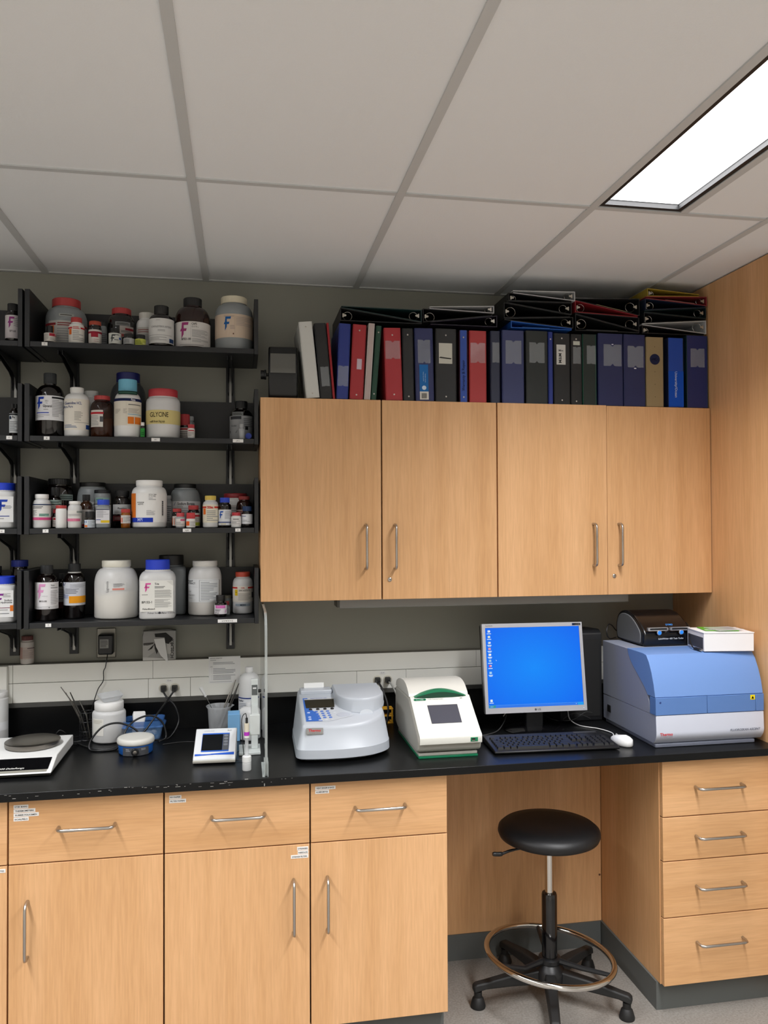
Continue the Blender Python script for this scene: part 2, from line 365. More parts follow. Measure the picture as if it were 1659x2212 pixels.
# wall cabinets
YU = -.307
def wall_cab(x, label, lockdoor, zt):
    t = thing('wall_cabinet', label, 'cabinet'); w = .457
    bx('carcass', (x+.001, YU+.021, 1.436), (x+.913, -.001, zt-.001), wV, t)
    bx('gap_shade', (x+.003, YU+.0203, 1.437), (x+.911, YU+.0208, zt-.002), mGapShade, t)  # dark sheet behind the doors, shade put in as colour
    for i in range(2):
        a = x+i*w+.0025; b = x+(i+1)*w-.0025
        if x > .5: a, b = (a, x+w-.0006) if i == 0 else (x+w+.0006, b)
        D = bx('door', (a, YU, 1.434), (b, YU+.02, zt+(.002 if (x > .5 and i == 0) else 0)), wV, t, .001)
        hx = (b-.061+.001) if i == 0 else a+.047
        bar_handle(D, (hx, YU, 1.6335), .165, 'z')
        if i == 1:
            L = MB().lathe([(.0078, 0), (.0078, .003), (.0055, .0045)], seg=20).build('lock', mSteel, D, (a+.027, YU, 1.509), rot=(R(90), 0, 0))
            bx('keyhole', (-.003, -.0007, .0045), (.003, .0007, .0049), mBlack, L)
    return t
wall_cab(0, 'maple wall cabinet next to the black shelves, under the binders', 1, 2.1905)
wall_cab(.914, 'maple wall cabinet against the tall panel, above the blue instrument', 1, 2.1890)
t = thing('tall_cabinet', 'tall maple cabinet whose bare side closes the right end of the bench', 'cabinet')
bx('side_panel', (1.829, -.74, 0.0), (1.849, -.001, ZC-.001), wV, t)
bx('carcass', (1.850, -.72, .1), (2.74, -.001, ZC-.002), wV, t)
for i in range(2):
    D = bx('door', (1.852+i*.445, -.74, .102), (2.293+i*.445, -.721, ZC-.02), wV, t, .001); bar_handle(D, (2.25 if i == 0 else 2.34, -.74, 1.1), .168, 'z')
# countertop
t = thing('countertop', 'black epoxy worktop running along the whole bench', 'countertop')
bx('slab', (-2.0, -.718, .8885), (1.828, -.0005, .914), mEpoxy, t, .0015)

mb = MB()
for i in range(46):                                             # chipped front arris
    x = random.choice((random.uniform(-.95, .12), random.uniform(-.5, -.1))); l = random.uniform(.002, .012)*random.choice((.5, 1, 1.4)); z = random.uniform(.899, .9135)
    h = random.uniform(.0006, .0014); mb.box((x, -.71835, z-h), (x+l, -.7178, z+h*.3))
mb.box((-.058, -.7166, .9138), (-.047, -.709, .9143)); mb.box((.002, -.7187, .891), (.005, -.7178, .899))
mb.build('chips', mat('chipped_resin', '8D8C88', .8), t)
t = thing('backsplash', 'black epoxy backsplash standing along the back of the worktop', 'backsplash')
bx('upstand', (-2.0, -.022, .9141), (1.828, -.0005, 1.030), mEpoxy, t); bx('ledge', (-2.0, -.060, 1.0302), (1.828, -.0005, 1.046), mat('grey_ledge', '4A4A47', .5), t)
# surface raceway
t = thing('cable_raceway', 'ivory two-channel cable raceway along the wall above the worktop', 'raceway')
for nm, z0, z1 in (('lower_cover', 1.0465, 1.1195), ('upper_cover', 1.1215, 1.190)):
    cuts = [-2.0, -.92, -.425, -.265, .395, .60, 1.826] if nm == 'lower_cover' else [-2.0, -.92, -.408, .9, 1.826]
    for a, b in zip(cuts, cuts[1:]): bx('cover', (a+.0006, -.055, z0), (b-.0006, -.050, z1), mRace, t, .0008)
bx('trunk', (-2.0, -.0495, 1.0465), (1.826, -.0005, 1.190), mat('raceway_trunk', '7D7B72', .6), t)
e = thing('outlet_box', 'ivory outlet box at the left end of the raceway', 'outlet')
bx('box', (-1.04, -.0785, 1.088), (-.935, -.0555, 1.190), mRace, e, .002); bx('socket_face', (-1.02, -.081, 1.105), (-.962, -.079, 1.168), mWhite, e, .001)
# under-cabinet lamp
t = thing('under_cabinet_light', 'unlit grey light fitting under the wall cabinets', 'light')
bx('body', (.302, -.245, 1.397), (1.492, -.13, 1.4335), mat('fitting_grey', '8C8C89', .5), t, .003); bx('end_cap', (.294, -.24, 1.400), (.3015, -.135, 1.4335), mat('fitting_dark', '55554F', .5), t)

# ------------------------------------------------------------------ black shelving
BZ = {1: 2.370, 2: 2.036, 3: 1.708, 4: 1.376}
for i, (x, nm) in enumerate(((-.709, 'left of the chemical bottles'), (-.111, 'nearest the wall cabinet'), (-.926, 'at the left edge of the picture'))):
    t = thing('shelf_standard', 'black slotted wall standard '+nm, 'shelf standard', (x, 0, 0), group='shelf standards')
    bx('channel', (-.0165, -.012, 1.22), (.0165, -.0005, 2.52), mBlackMetal, t)
    bx('slot_strip', (-.004, -.0128, 1.235), (.005, -.0122, 2.51), mat('slot_shine', '8F8F8C', .35, 1), t)
SHN = {1: 'top', 2: 'second', 3: 'third', 4: 'lowest'}
TAPES = {(0, 1): [('C', -.752)], (0, 2): [('G', -.744), ('H I', -.372), ('J K L', -.079)], (0, 3): [('P', -.747), ('Q R', -.262), ('S', -.080)],
         (0, 4): [('T', -.737), ('U V W X Y Z', -.118)], (1, 2): [('F', -.868)], (1, 3): [('N', -.892)]}
for s, z in BZ.items():
    for bay, (xa, xb) in enumerate(((-.8185, -.005), (-1.640, -.826))):
        t = thing('wall_shelf', SHN[s]+(' black metal shelf beside the wall cabinets' if bay == 0 else ' black metal shelf cut off by the left picture edge'), 'shelf', group='black wall shelves')
        bx('board', (xa+.0175, -.305, z-.019), (xb-.0155, -.033, z), mBlackMetal, t, .001)
        for a in (xa, xb-.015): bx('end_panel', (a, -.307, z-.021), (a+.015+(.002 if a == xa else 0), -.030, z+.184), mBlackMetal, t, .001)
        bx('back_panel', (xa+.0175, -.032, z-.019), (xb-.0155, -.0185, z+.174), mBlackMetal, t)
        for bxx in ((-.709, -.111) if bay == 0 else (-.926, -1.53)):
            pr = [(-.013, z-.0195), (-.262, z-.0195), (-.262, z-.034), (-.21, z-.036), (-.07, z-.070), (-.045, z-.085), (-.033, z-.12), (-.013, z-.13)]
            b = MB()
            for dx in (-.0085, .006): b.prism(pr, 'x', bxx+dx, bxx+dx+.0025)
            b.build('bracket', mBlackMetal, t)
        for st, tx in TAPES.get((bay, s), []):
            w = .012+.0052*len(st)+(.0 if len(st) > 3 else .002)
            p = bx('letter_tape', (tx-w/2, -.3064, z-.0145), (tx+w/2, -.3056, z-.0025), mPaper, t)
            decal('lettering', [('T', .5, .3, .4, st, '3A342E', 'c', .012)], w, .012, flat((tx, -.3064, z-.0085), (1, 0, 0), (0, 0, 1)), p)

# ------------------------------------------------------------------ chemical bottles
DIM = {
'a1':(-.708,-.162,2.370,.0734,.0502,.186),'a2':(-.740,-.281,2.370,.0192,.0110,.060),'a3':(-.652,-.268,2.370,.0266,.0187,.096),'a4':(-.589,-.263,2.370,.0222,.0207,.086),
'a5':(-.574,-.186,2.370,.0143,.0128,.107),'a6':(-.511,-.164,2.370,.0507,.0350,.161),'a7':(-.518,-.275,2.370,.0222,.0148,.062),'a8':(-.469,-.278,2.370,.0192,.0177,.042),
'a9':(-.429,-.275,2.370,.0187,.0167,.041),'a10':(-.419,-.160,2.370,.0395,.0291,.150),'a11':(-.358,-.245,2.370,.0453,.0261,.157),'a12':(-.247,-.214,2.370,.0650,.0340,.198),
'a13':(-.094,-.205,2.370,.0710,.0492,.210),'b1':(-.7485,-.237,2.036,.0483,.0217,.232),'b2':(-.653,-.252,2.036,.0428,.0236,.180),'b3':(-.623,-.134,2.036,.0360,.0261,.187),
'b4':(-.567,-.245,2.036,.0404,.0276,.153),'b5':(-.477,-.247,2.036,.0475,.0330,.214),'b6':(-.493,-.115,2.036,.0660,.0433,.262),'b7':(-.422,-.270,2.036,.0072,.0068,.057),
'b8':(-.353,-.228,2.036,.0615,.0527,.183),'b9':(-.278,-.180,2.036,.0202,.0182,.101),'b10':(-.249,-.272,2.036,.0128,.0118,.052),'b11':(-.264,-.103,2.036,.0172,.0148,.104),
'b12':(-.067,-.176,2.036,.0440,.0231,.156),'b13':(-.066,-.264,2.036,.0113,.0089,.058),'c1':(-.7695,-.263,1.708,.0305,.0232,.122),'c2':(-.742,-.105,1.708,.0500,.0414,.186),
'c3':(-.740,-.187,1.708,.0227,.0158,.150),'c4':(-.7275,-.244,1.708,.0100,.0085,.069),'c5':(-.701,-.276,1.708,.0188,.0183,.082),'c6':(-.656,-.270,1.708,.0240,.0197,.097),
'c8':(-.627,-.215,1.708,.0240,.0133,.123),'c9':(-.603,-.278,1.708,.0180,.0158,.060),'c10':(-.559,-.264,1.708,.0250,.0207,.103),
'c11':(-.625,-.098,1.708,.0560,.0473,.173),'c12':(-.576,-.178,1.708,.0300,.0295,.142),'c13':(-.506,-.177,1.708,.0325,.0256,.139),'c14':(-.481,-.268,1.708,.0165,.0158,.069),
'c15':(-.402,-.232,1.708,.0625,.0473,.175),'c16':(-.3435,-.163,1.708,.0160,.0143,.122),'c17':(-.281,-.120,1.708,.0575,.0424,.168),'c18':(-.302,-.238,1.708,.0165,.0155,.071),
'c19':(-.287,-.2795,1.708,.0160,.0138,.055),'c20':(-.243,-.235,1.708,.0222,.0187,.083),'c21':(-.250,-.2815,1.708,.0160,.0153,.055),'c22':(-.180,-.262,1.708,.0276,.0202,.118),
'c23':(-.128,-.261,1.708,.0236,.0177,.111),'c24':(-.090,-.121,1.708,.0488,.0448,.132),'c25':(-.057,-.208,1.708,.0300,.0207,.118),'c26':(-.0465,-.266,1.708,.0202,.0167,.079),
'c27':(-.0865,-.277,1.708,.0180,.0153,.056),'d1':(-.760,-.229,1.376,.0390,.0212,.199),'d2':(-.675,-.177,1.376,.0375,.0217,.201),'d3':(-.727,-.125,1.376,.0240,.0143,.162),
'd4':(-.525,-.185,1.376,.0775,.0517,.213),'d5':(-.372,-.230,1.376,.0640,.0433,.215),'d6':(-.334,-.104,1.376,.0560,.0463,.227),'d7':(-.205,-.148,1.376,.0625,.0468,.206),
'd8':(-.144,-.231,1.376,.0225,.0172,.079),'d9':(-.1205,-.193,1.376,.0095,.0074,.052),'d10':(-.062,-.139,1.376,.0385,.0281,.160),'d11':(-.124,-.087,1.376,.0230,.0200,.066),
'l1':(-.873,-.247,2.370,.0250,.0180,.142),'l2':(-.864,-.260,2.036,.0160,.0100,.116),'l3':(-.910,-.238,1.708,.0475,.0440,.162),'l4':(-.908,-.241,1.376,.0475,.0430,.162),
'l5':(-.8765,-.132,1.376,.0300,.0290,.215),'l6':(-.948,-.165,1.376,.0280,.0177,.195),'r1':(-.875,-.0285,1.1905,.0240,.0205,.106)}
def CAP(h): return mat('cap_'+h, h, .45)
RED, BLU, BLK, WHT, CRM = 'B03A3A', '1F3FC4', '141516', 'E9E9E6', 'D8D0B8'
def body_profile(r, rc, h, hc, sh, neck, n):
    zs = h*sh; zn = h-hc-.004; rn = rc*neck; e = min(r*.16, .007)
    p = [(r*.80, .0), (r-e*.45, e*.25, n), (r, e, n), (r, zs, n)]
    k = 7
    for i in range(1, k+1):
        a = i/k*PI/2; q = (1-math.cos(a)); s = math.sin(a)
        p.append((r+(rn-r)*q, zs+(zn-zs)*s*.98, n+(2-n)*(i/k)))
    p += [(rn, zn), (rn, h-hc*.25)]
    return [(a[0], a[1], a[2] if len(a) > 2 else (n if a[1] < zs else 2.0)) for a in p]
def bottle(k, name, label, body, cap, hc=.02, sh=.68, neck=.92, n=2.0, lab=None, fill=None, cat='bottle', rib=True, collar=None, rz=None, group='chemical bottles on the shelves', capmat=None):
    x, y, z, r, rc, h = DIM[k]
    if rz is None: rz = math.atan2(-.0676-x, -3.283-y)*-1+PI    # turn the front to the room
    if n > 2: rz = rz*.4
    t = thing(name, label, cat, (x, y, z+.0004), 0, group)
    q = body_profile(r, rc, h, hc, sh, neck, n)
    MB().lathe(q, seg=40 if n == 2 else 48).build('body', body, t, smooth=60, rot=(0, 0, rz if n > 2 else 0))
    cr = rc; MB().lathe([(cr*.985, h-hc), (cr, h-hc+.001), (cr, h-.002), (cr*.96, h)], seg=64 if rib else 36, rib=.0007 if rib else 0).build('cap', capmat or CAP(cap), t, smooth=50 if not rib else 25)
    if collar: MB().lathe([(rc*.95, h-hc-.006), (rc*1.06, h-hc-.0055), (rc*1.06, h-hc-.002), (rc*.95, h-hc-.0015)], seg=36).build('collar', collar, t)
    if fill:
        lv, col, tilt = fill; lo = [(r*.90, .003)] + [(r*.945, .008)]
        seg = 32; rings = [[(rr*math.cos(2*PI*j/seg), rr*math.sin(2*PI*j/seg), zz) for j in range(seg)] for rr, zz in lo]
        rings.append([(r*.945*math.cos(2*PI*j/seg), r*.945*math.sin(2*PI*j/seg), max(.009, h*lv+tilt*r*math.cos(2*PI*j/seg))) for j in range(seg)])
        MB().loft(rings).build('contents', mat('powder_'+col, col, .9, spec=.1), t)
    for L in (lab or []):
        zc, lw, lh, col, items = L[:5]; off = L[5] if len(L) > 5 else 0.0
        W = lw*2*r; H = lh*h; ZZ = zc*h
        if n == 2:
            th = math.atan2(-.0676-x, 3.283+y)+off           # label faces the room
            hf = max(r, W/2)
            def S(u, v, e=.0014): a = th+math.asin(max(-.985, min(.985, u/hf))); return (math.sin(a)*(r+e), -math.cos(a)*(r+e), ZZ+v)
        else:
            m4 = Matrix.Rotation(rz, 3, 'Z')
            def S(u, v, e=.0012): return m4 @ Vector((u, -(r+e), ZZ+v))
        pm = mat('paper_'+col, col, .7, spec=.15) if col else None
        if pm:
            nn = 24; m = MB(); sp = min(W/r, 3.9)
            for i in range(nn):
                if n == 2:
                    g = lambda q, v: (math.sin(th+sp*q)*(r+.0006), -math.cos(th+sp*q)*(r+.0006), ZZ+v); a, b = i/nn-.5, (i+1)/nn-.5
                    m.add([g(a, -H/2), g(b, -H/2), g(b, H/2), g(a, H/2)], [(0, 1, 2, 3)]); continue
                a = -W/2+W*i/nn; b = -W/2+W*(i+1)/nn
                m.add([S(a, -H/2, .0006), S(b, -H/2, .0006), S(b, H/2, .0006), S(a, H/2, .0006)], [(0, 1, 2, 3)])
            p = m.build('label', pm, t, smooth=40)
        else: p = t
        prints(items, W, H, S).build('print', None, p, smooth=0)
    return t
T_ = '4A4A4C'; G_ = '9A9A9A'
def sigma(name='', c='C03038', sq='D8692A'):      # white label, red band, hazard square, small type
    return [('R', 0, .80, .24, .90, c), ('R', .74, .80, 1, .90, c), ('R', .06, .45, .20, .78, sq), ('L', .28, .76, .72, .94, 2, c), ('L', .27, .08, .95, .70, 6, G_)]+([('T', .26, .60, .11, name, T_)] if name else [])
def fisher(c, cat='', title='', sub=''):
    return [('F', .10, .38, .52, c), ('L', .56, .20, .97, .68, 9, G_), ('T', .56, .80, .085, title, '222222', 'l', .01), ('L', .56, .72, .9, .77, 1, T_), ('T', .10, .22, .09, cat, '222222', 'l', .01),
            ('R', .53, .12, .535, .95, 'C8C8C8'), ('R', .0, .115, 1, .125, 'B5B5B5'), ('L', .12, .03, .36, .09, 1, G_), ('O', .60, .06, .030, '8E8E8E'), ('L', .66, .03, .95, .09, 1, G_)]
MSDS = lambda u0, v0, u1, v1, c='7FA89A': [('R', u0, v0, u1, v1, c), ('L', u0+.02*(u1-u0), v0+.1*(v1-v0), u1, v1-.1*(v1-v0), 2, '3F5F55')]
# --- top shelf
bottle('a1', 'plastic_jar', 'big grey plastic jar with wide red lid, first on the top shelf', mHazeG, RED, .030, .55, .95, lab=[(.28, .95, .46, 'BDBBB6', sigma(c='8C2A30')), (.62, .36, .05, 'A9ABA8', [('L', .1, .2, .9, .8, 1, '333333')])], cat='jar')
bottle('a2', 'glass_vial', 'tiny dark dropper bottle with white and red label by tape C', mDarkGlass, BLK, .022, .55, .9, lab=[(.30, 1.4, .50, 'CFCBC4', [('R', .45, .62, 1, .95, 'A02838'), ('L', .06, .1, .4, .9, 6, G_), ('L', .5, .1, .95, .5, 3, G_)])], rib=False)
bottle('a3', 'plastic_bottle', 'white plastic bottle with red cap and orange hazard square, top shelf', mWhite, RED, .018, .62, .95, lab=[(.36, 1.5, .62, 'D9D6CF', sigma())])
bottle('a4', 'glass_bottle', 'dark bottle with orange-red lid and maroon label on the top shelf', mDarkGlass, 'A8442F', .014, .66, .95, lab=[(.34, 1.4, .58, 'CBC5BF', [('R', 0, .72, 1, .86, '8A1E30'), ('R', .2, .45, .72, .72, 'A02838'), ('R', .3, .05, .8, .42, 'DEDAD2'), ('L', .34, .08, .76, .36, 2, '8A1E30')])])
bottle('a5', 'plastic_bottle', 'slim grey bottle with black cap hiding behind the maroon-label bottle', mHazeG, BLK, .018, .7, .95, lab=[(.42, 1.2, .4, '8F9294', [('L', .1, .1, .9, .9, 5, '555558')])])
bottle('a6', 'glass_bottle', 'large black bottle with red lid in the middle of the top shelf', mDarkGlass, RED, .022, .55, .95, lab=[(.60, .55, .09, '8E9090', [('L', .1, .2, .9, .8, 2, '2A2A2A')], .1), (.42, .55, .26, 'B5ADA8', [('R', .35, .62, .95, .82, '8A2A32'), ('R', 0, .02, 1, .28, '9A4A48'), ('L', .1, .4, .9, .6, 2, T_)], .42)], cat='bottle')
bottle('a7', 'glass_bottle', 'small dark bottle with square white label and blue dot, top shelf', mDarkGlass, BLK, .014, .70, .9, lab=[(.36, 1.3, .62, 'C9CBC6', [('F', .18, .10, .75, '3A3E40'), ('L', .35, .74, .9, .9, 1, '3A3E40'), ('L', .45, .28, .75, .42, 1, '3A3E40'), ('O', .86, .50, .11, '2A4A9A')])])
bottle('a8', 'small_jar', 'squat jar with black lid and grey label on the top shelf', mDarkGlass, BLK, .013, .62, .95, lab=[(.34, 1.4, .5, 'A8AAAA', [('L', .1, .15, .9, .85, 3, '5A5C5E')])], cat='jar')
bottle('a9', 'small_jar', 'squat jar with black lid and yellow-green label on the top shelf', mDarkGlass, BLK, .013, .62, .95, lab=[(.32, 1.4, .55, 'B9BF5A', [('L', .1, .15, .6, .85, 3, '5F6A28'), ('R', .7, .1, .95, .4, 'D5D88A')])], cat='jar')
bottle('a10', 'plastic_jar', 'white jar half hidden behind the dark bottle with plain white label', mWhite, 'D5D4CE', .022, .62, .95, lab=[(.42, 1.2, .36, 'C9C7C2', [('L', .1, .6, .7, .9, 2, 'A0706C'), ('L', .1, .1, .9, .5, 4, G_)])], cat='jar')
bottle('a11', 'glass_bottle', 'dark bottle with large plain white label on the top shelf', mDarkGlass, BLK, .030, .62, .95, lab=[(.37, 1.45, .58, 'D3D3D1', [('T', .5, .62, .075, 'CHOLESTEROL ESTERS', '77777A', 'c'), ('L', .36, .46, .64, .56, 2, G_), ('L', .04, .30, .96, .34, 1, G_), ('R', .80, .04, .96, .20, '25406E'), ('L', .08, .1, .7, .26, 3, G_), ('L', .3, .90, .45, .94, 1, G_)])])
bottle('a12', 'glass_bottle', 'large brown glass bottle labelled CAPS with pink F on the top shelf', mat('brown_glass', '24100A', .1, coat=.2), BLK, .030, .56, .95, lab=[(.27, 1.45, .46, 'D6D3D0', [('F', .16, .30, .66, '9A3A72'), ('T', .47, .86, .09, 'CAPS', '333333', 'l', .02), ('T', .47, .76, .06, 'CB 13 91 L', '444444'), ('T', .20, .24, .085, 'BP321-100', '333333', 'l', .02), ('L', .48, .36, .92, .68, 8, G_), ('L', .48, .16, .92, .32, 4, G_), ('R', .44, .1, .445, .95, 'B5B5B5'), ('L', .15, .03, .8, .08, 1, G_)])])
bottle('a13', 'plastic_jar', 'big whitish jar with cream lid and blue F, last on the top shelf', mHazeG, CRM, .026, .66, .95, lab=[(.43, 1.45, .42, 'CFBCA8', [('F', .24, .28, .60, '1F5A9A'), ('R', .52, .05, .525, .95, 'B9A896'), ('L', .24, .86, .50, .94, 2, 'A99A90'), ('L', .40, .34, .52, .52, 3, 'A99A90'), ('R', .47, .12, .50, .18, '5A4038'), ('L', .55, .5, .95, .9, 6, 'B5A79C')])], fill=(.16, 'DEDCD8', .1), cat='jar')
# --- second shelf
bottle('b1', 'glass_bottle', 'tall black bottle labelled Glycerol with blue F on the second shelf', mDarkGlass, '23272A', .038, .62, .9, lab=[(.44, 1.5, .38, 'E4E5E8', [('F', .07, .42, .52, '1D3FAE'), ('T', .26, .52, .10, 'Glycerol', '26262A', 'l', .015), ('T', .36, .66, .06, '1 L', '44444A'), ('T', .33, .75, .055, 'G33-1', '44444A'), ('L', .28, .40, .48, .46, 1, G_), ('R', .06, .28, .46, .315, '1D3FAE'), ('R', .56, .88, .98, .95, '17181C'), ('L', .57, .14, .97, .84, 11, 'A8A8AC'), ('L', .06, .10, .48, .24, 2, 'B5B5B9')])])
bottle('b2', 'plastic_bottle', 'white plastic bottle lettered Guanidine HCL in blue', mWhite, WHT, .018, .74, .95, rib=False, lab=[(.44, 1.55, .62, 'E6E1D6', [('T', .68, .82, .085, 'Guanidine HCL', '23407E', 'r', .012), ('T', .34, .71, .075, 'Ultra Pure', '3A5488', 'r', .008), ('L', .40, .30, .72, .60, 8, 'A5A29C'), ('R', .84, .04, .98, .18, '25458A'), ('L', .04, .06, .5, .18, 3, '6A7CA0'), ('L', .4, .22, .95, .26, 1, 'B0ADA6')], .0)])
bottle('b3', 'plastic_jar', 'white jar behind the amber bottle on the second shelf', mWhite, 'D9DAD6', .020, .70, .95, rib=False, cat='jar')
bottle('b4', 'glass_bottle', 'amber bottle of brown powder with red lid on the second shelf', mAmber, RED, .015, .66, .92, fill=(.42, '8A4A22', .15), lab=[(.44, .62, .40, 'D4D0CA', [('R', .0, .76, 1, .88, 'B02A34'), ('L', .06, .08, .7, .7, 7, G_), ('R', .78, .3, .98, .62, '55565A')], -.55)])
bottle('b5', 'plastic_bottle', 'white bottle with pale blue cap and orange hazard square', mWhite, '6FB6D2', .046, .58, .98, lab=[(.43, 1.5, .46, 'E2DCCE', [('R', 0, .90, 1, 1.0, '16204A'), ('T', .62, .915, .075, 'Fluka', 'E8E8EC', 'l', .015), ('R', .50, .40, .98, .425, '7FB4C8'), ('R', .50, .06, .72, .32, 'E07A28'), ('R', .75, .06, .96, .32, 'E07A28'), ('L', .52, .74, .95, .80, 1, '55565A'), ('L', .52, .46, .9, .64, 4, 'B0AAA0'), ('L', .06, .44, .24, .62, 4, 'B0AAA0'), ('L', .34, .44, .48, .62, 4, 'B0AAA0'), ('R', .44, .03, .445, .88, 'C9C2B4')]), (.755, .75, .06, '1E3A32', [('L', .1, .3, .9, .7, 1, '4F7A6A')])])
bottle('b6', 'plastic_jar', 'large smoky jar with navy lid behind the pale-blue-capped bottle', mat('smoky_plastic', '4A4E52', .3), '20266E', .036, .60, .95, cat='jar', collar=mat('smoky_collar', '6A6E72', .3))
bottle('b7', 'glass_vial', 'tiny green-labelled vial with white cap beside the GLYCINE jar', mDarkGlass, WHT, .012, .66, .9, lab=[(.34, 1.5, .55, '3FA04A', [('L', .2, .2, .8, .8, 3, '1F5A2A')])], rib=False, cat='vial')
bottle('b8', 'plastic_jar', 'jar with red lid and yellow hand-lettered GLYCINE band', mHaze, 'B83A42', .028, .72, .98, rib=False, fill=(.24, 'F2F1EE', .55), cat='jar', lab=[(.42, 1.57, .28, 'D8C98A', [('T', .13, .50, .34, 'GLYCINE', '2A2318', 'l', .006), ('T', .13, .10, .15, 'refill from 5kg tub', '2A2318', 'l', .012)])])
bottle('b9', 'glass_bottle', 'small dark bottle with red ribbed cap right of the GLYCINE jar', mDarkGlass, 'A82A30', .042, .52, .95, lab=[(.28, 1.4, .42, 'D0CAC4', [('R', 0, .8, 1, .95, '9A2A30'), ('L', .1, .1, .9, .7, 4, T_)])])
bottle('b10', 'glass_vial', 'smaller white-labelled vial with red cap right of the GLYCINE jar', mWhite, 'B83A42', .014, .70, .92, lab=[(.38, 1.4, .5, 'DEDAD6', [('R', 0, .78, 1, .92, 'B83A42'), ('L', .1, .1, .9, .65, 3, G_)])], cat='vial')
bottle('b11', 'plastic_bottle', 'plain grey bottle at the back, behind the red-capped vials', mHazeG, 'A8ACAE', .016, .74, .9, rib=False)
bottle('b12', 'glass_bottle', 'black bottle with grey label above tape J K L on the second shelf', mDarkGlass, BLK, .028, .58, .95, lab=[(.34, 1.45, .56, '9EA0A2', [('R', .06, .84, .5, .97, '3A3C40'), ('P', [(.04, .36), (.34, .36), (.28, .24), (.04, .24)], '2E3034'), ('T', .1, .52, .08, 'Kodak', '33353A'), ('L', .6, .5, .95, .9, 5, '6A6C70'), ('R', .66, .38, .78, .55, '1E1F22')]), (.66, .5, .10, '7E8282', [('L', .1, .2, .9, .8, 2, '2A2A2A')], -.35)])
bottle('b13', 'glass_vial', 'small clear vial standing in front of the grey-labelled black bottle', mHazeC, 'A9ACAE', .012, .62, .85, rib=False, fill=(.42, 'C9CACA', 0), cat='vial')
o = MB().lathe([(.0115, 0), (.012, .002), (.012, .008), (.0108, .0095)], seg=28).build('loose_cap', CAP('2A42A8'), None, (-.0405, -.262, 2.0485), rot=(R(80), 0, 0)); tag(o, 'loose blue cap propped beside the vial on the second shelf', 'cap')
# --- third shelf
bottle('c1', 'plastic_bottle', 'whitish bottle with white cap, navy line and pink band by tape P', mHaze, 'ECECEA', .015, .70, .93, rib=False, fill=(.15, 'F1F1F0', .4), lab=[(.47, 1.5, .48, 'DDDCD8', [('R', 0, .93, 1, 1, '34405E'), ('R', 0, .03, 1, .19, 'C84A7E'), ('L', .06, .09, .4, .13, 1, 'F0D5DF'), ('L', .05, .72, .6, .88, 2, T_), ('L', .05, .3, .25, .66, 5, G_)]+MSDS(.36, .26, .86, .42))])
bottle('c2', 'glass_bottle', 'big black bottle with wide black lid at the back left, third shelf', mDarkGlass, BLK, .022, .52, .95, lab=[(.62, .8, .12, '9FB0AC', [('L', .1, .2, .9, .8, 2, '3A4A46')], .3)])
bottle('c3', 'glass_bottle', 'dark bottle labelled sodium carbonate behind the pink-banded bottle', mDarkGlass, BLK, .030, .55, .9, lab=[(.40, 1.4, .34, 'CFCFCB', [('T', .06, .62, .14, 'm Carbonate', '26262A', 'l', .01), ('R', 0, .0, 1, .2, 'A83A40'), ('L', .1, .3, .9, .55, 2, G_)]), (.64, 1.1, .10, 'A9BDB4', [('L', .1, .2, .9, .8, 2, '3A4A46')])])
bottle('c4', 'glass_vial', 'slim brown vial with red label wedged behind the red-capped bottle', mDarkGlass, 'A83038', .014, .66, .9, lab=[(.34, 1.4, .5, 'CFC6C0', [('R', 0, .7, 1, .92, 'A83038'), ('L', .1, .1, .9, .6, 3, G_)])], cat='vial')
bottle('c5', 'plastic_bottle', 'plain white bottle with red lid on the third shelf', mWhite, RED, .011, .76, .95, rib=False)
bottle('c6', 'plastic_bottle', 'cream-filled bottle with white cap and pink strip on the third shelf', mHaze, 'F0F0EE', .010, .68, .9, rib=False, fill=(.26, 'E8E2CC', 0), lab=[(.45, 1.4, .42, 'DAD8D4', [('R', 0, .05, .85, .28, 'CE6A8C'), ('L', .05, .5, .9, .7, 3, 'B5B5B5'), ('R', .62, .78, 1, .95, '8A928E'), ('L', .1, .12, .6, .2, 1, 'F0D5DF')])])
bottle('c8', 'glass_bottle', 'brown glass dropper bottle with tall black cap on the third shelf', mat('brown_glass2', '3A2010', .1, coat=.2), BLK, .022, .56, .9, lab=[(.30, 1.4, .50, 'D5D3D0', [('L', .06, .3, .9, .92, 8, 'B0A8A2'), ('R', .1, .03, .4, .14, 'B02A50')])])
bottle('c9', 'glass_vial', 'tiny black bottle with orange square on its label, third shelf', mDarkGlass, '17181A', .022, .55, .9, lab=[(.27, 1.45, .46, 'CDD6DE', [('R', .04, .06, .28, .32, 'E07A38'), ('R', .02, .62, .2, .85, '2A5AA0'), ('L', .3, .1, .95, .9, 5, '9AA2AA')])], cat='vial', rib=False)
bottle('c10', 'plastic_bottle', 'grey square bottle with blue cap and yellow strip on its label', mHazeG, '2A4CC8', .019, .72, .95, n=4.5, lab=[(.42, .92, .52, 'D6D6DA', [('R', 0, .92, 1, .98, '3A3E55'), ('R', .36, .06, 1, .22, 'D8B82A'), ('R', .02, .24, .36, .28, '2A3E8A'), ('L', .06, .4, .94, .88, 7, 'A5A6AC')])])
bottle('c11', 'plastic_jar', 'large grey jar with wide black lid at the back of the third shelf', mHazeG, BLK, .016, .55, .95, lab=[(.36, 1.3, .42, 'C6C8CA', [('L', .1, .3, .9, .9, 5, '8A8C90'), ('P', [(.05, .8), (.2, .92), (.2, .98), (.05, .98)], '2A4A8A')])], cat='jar')
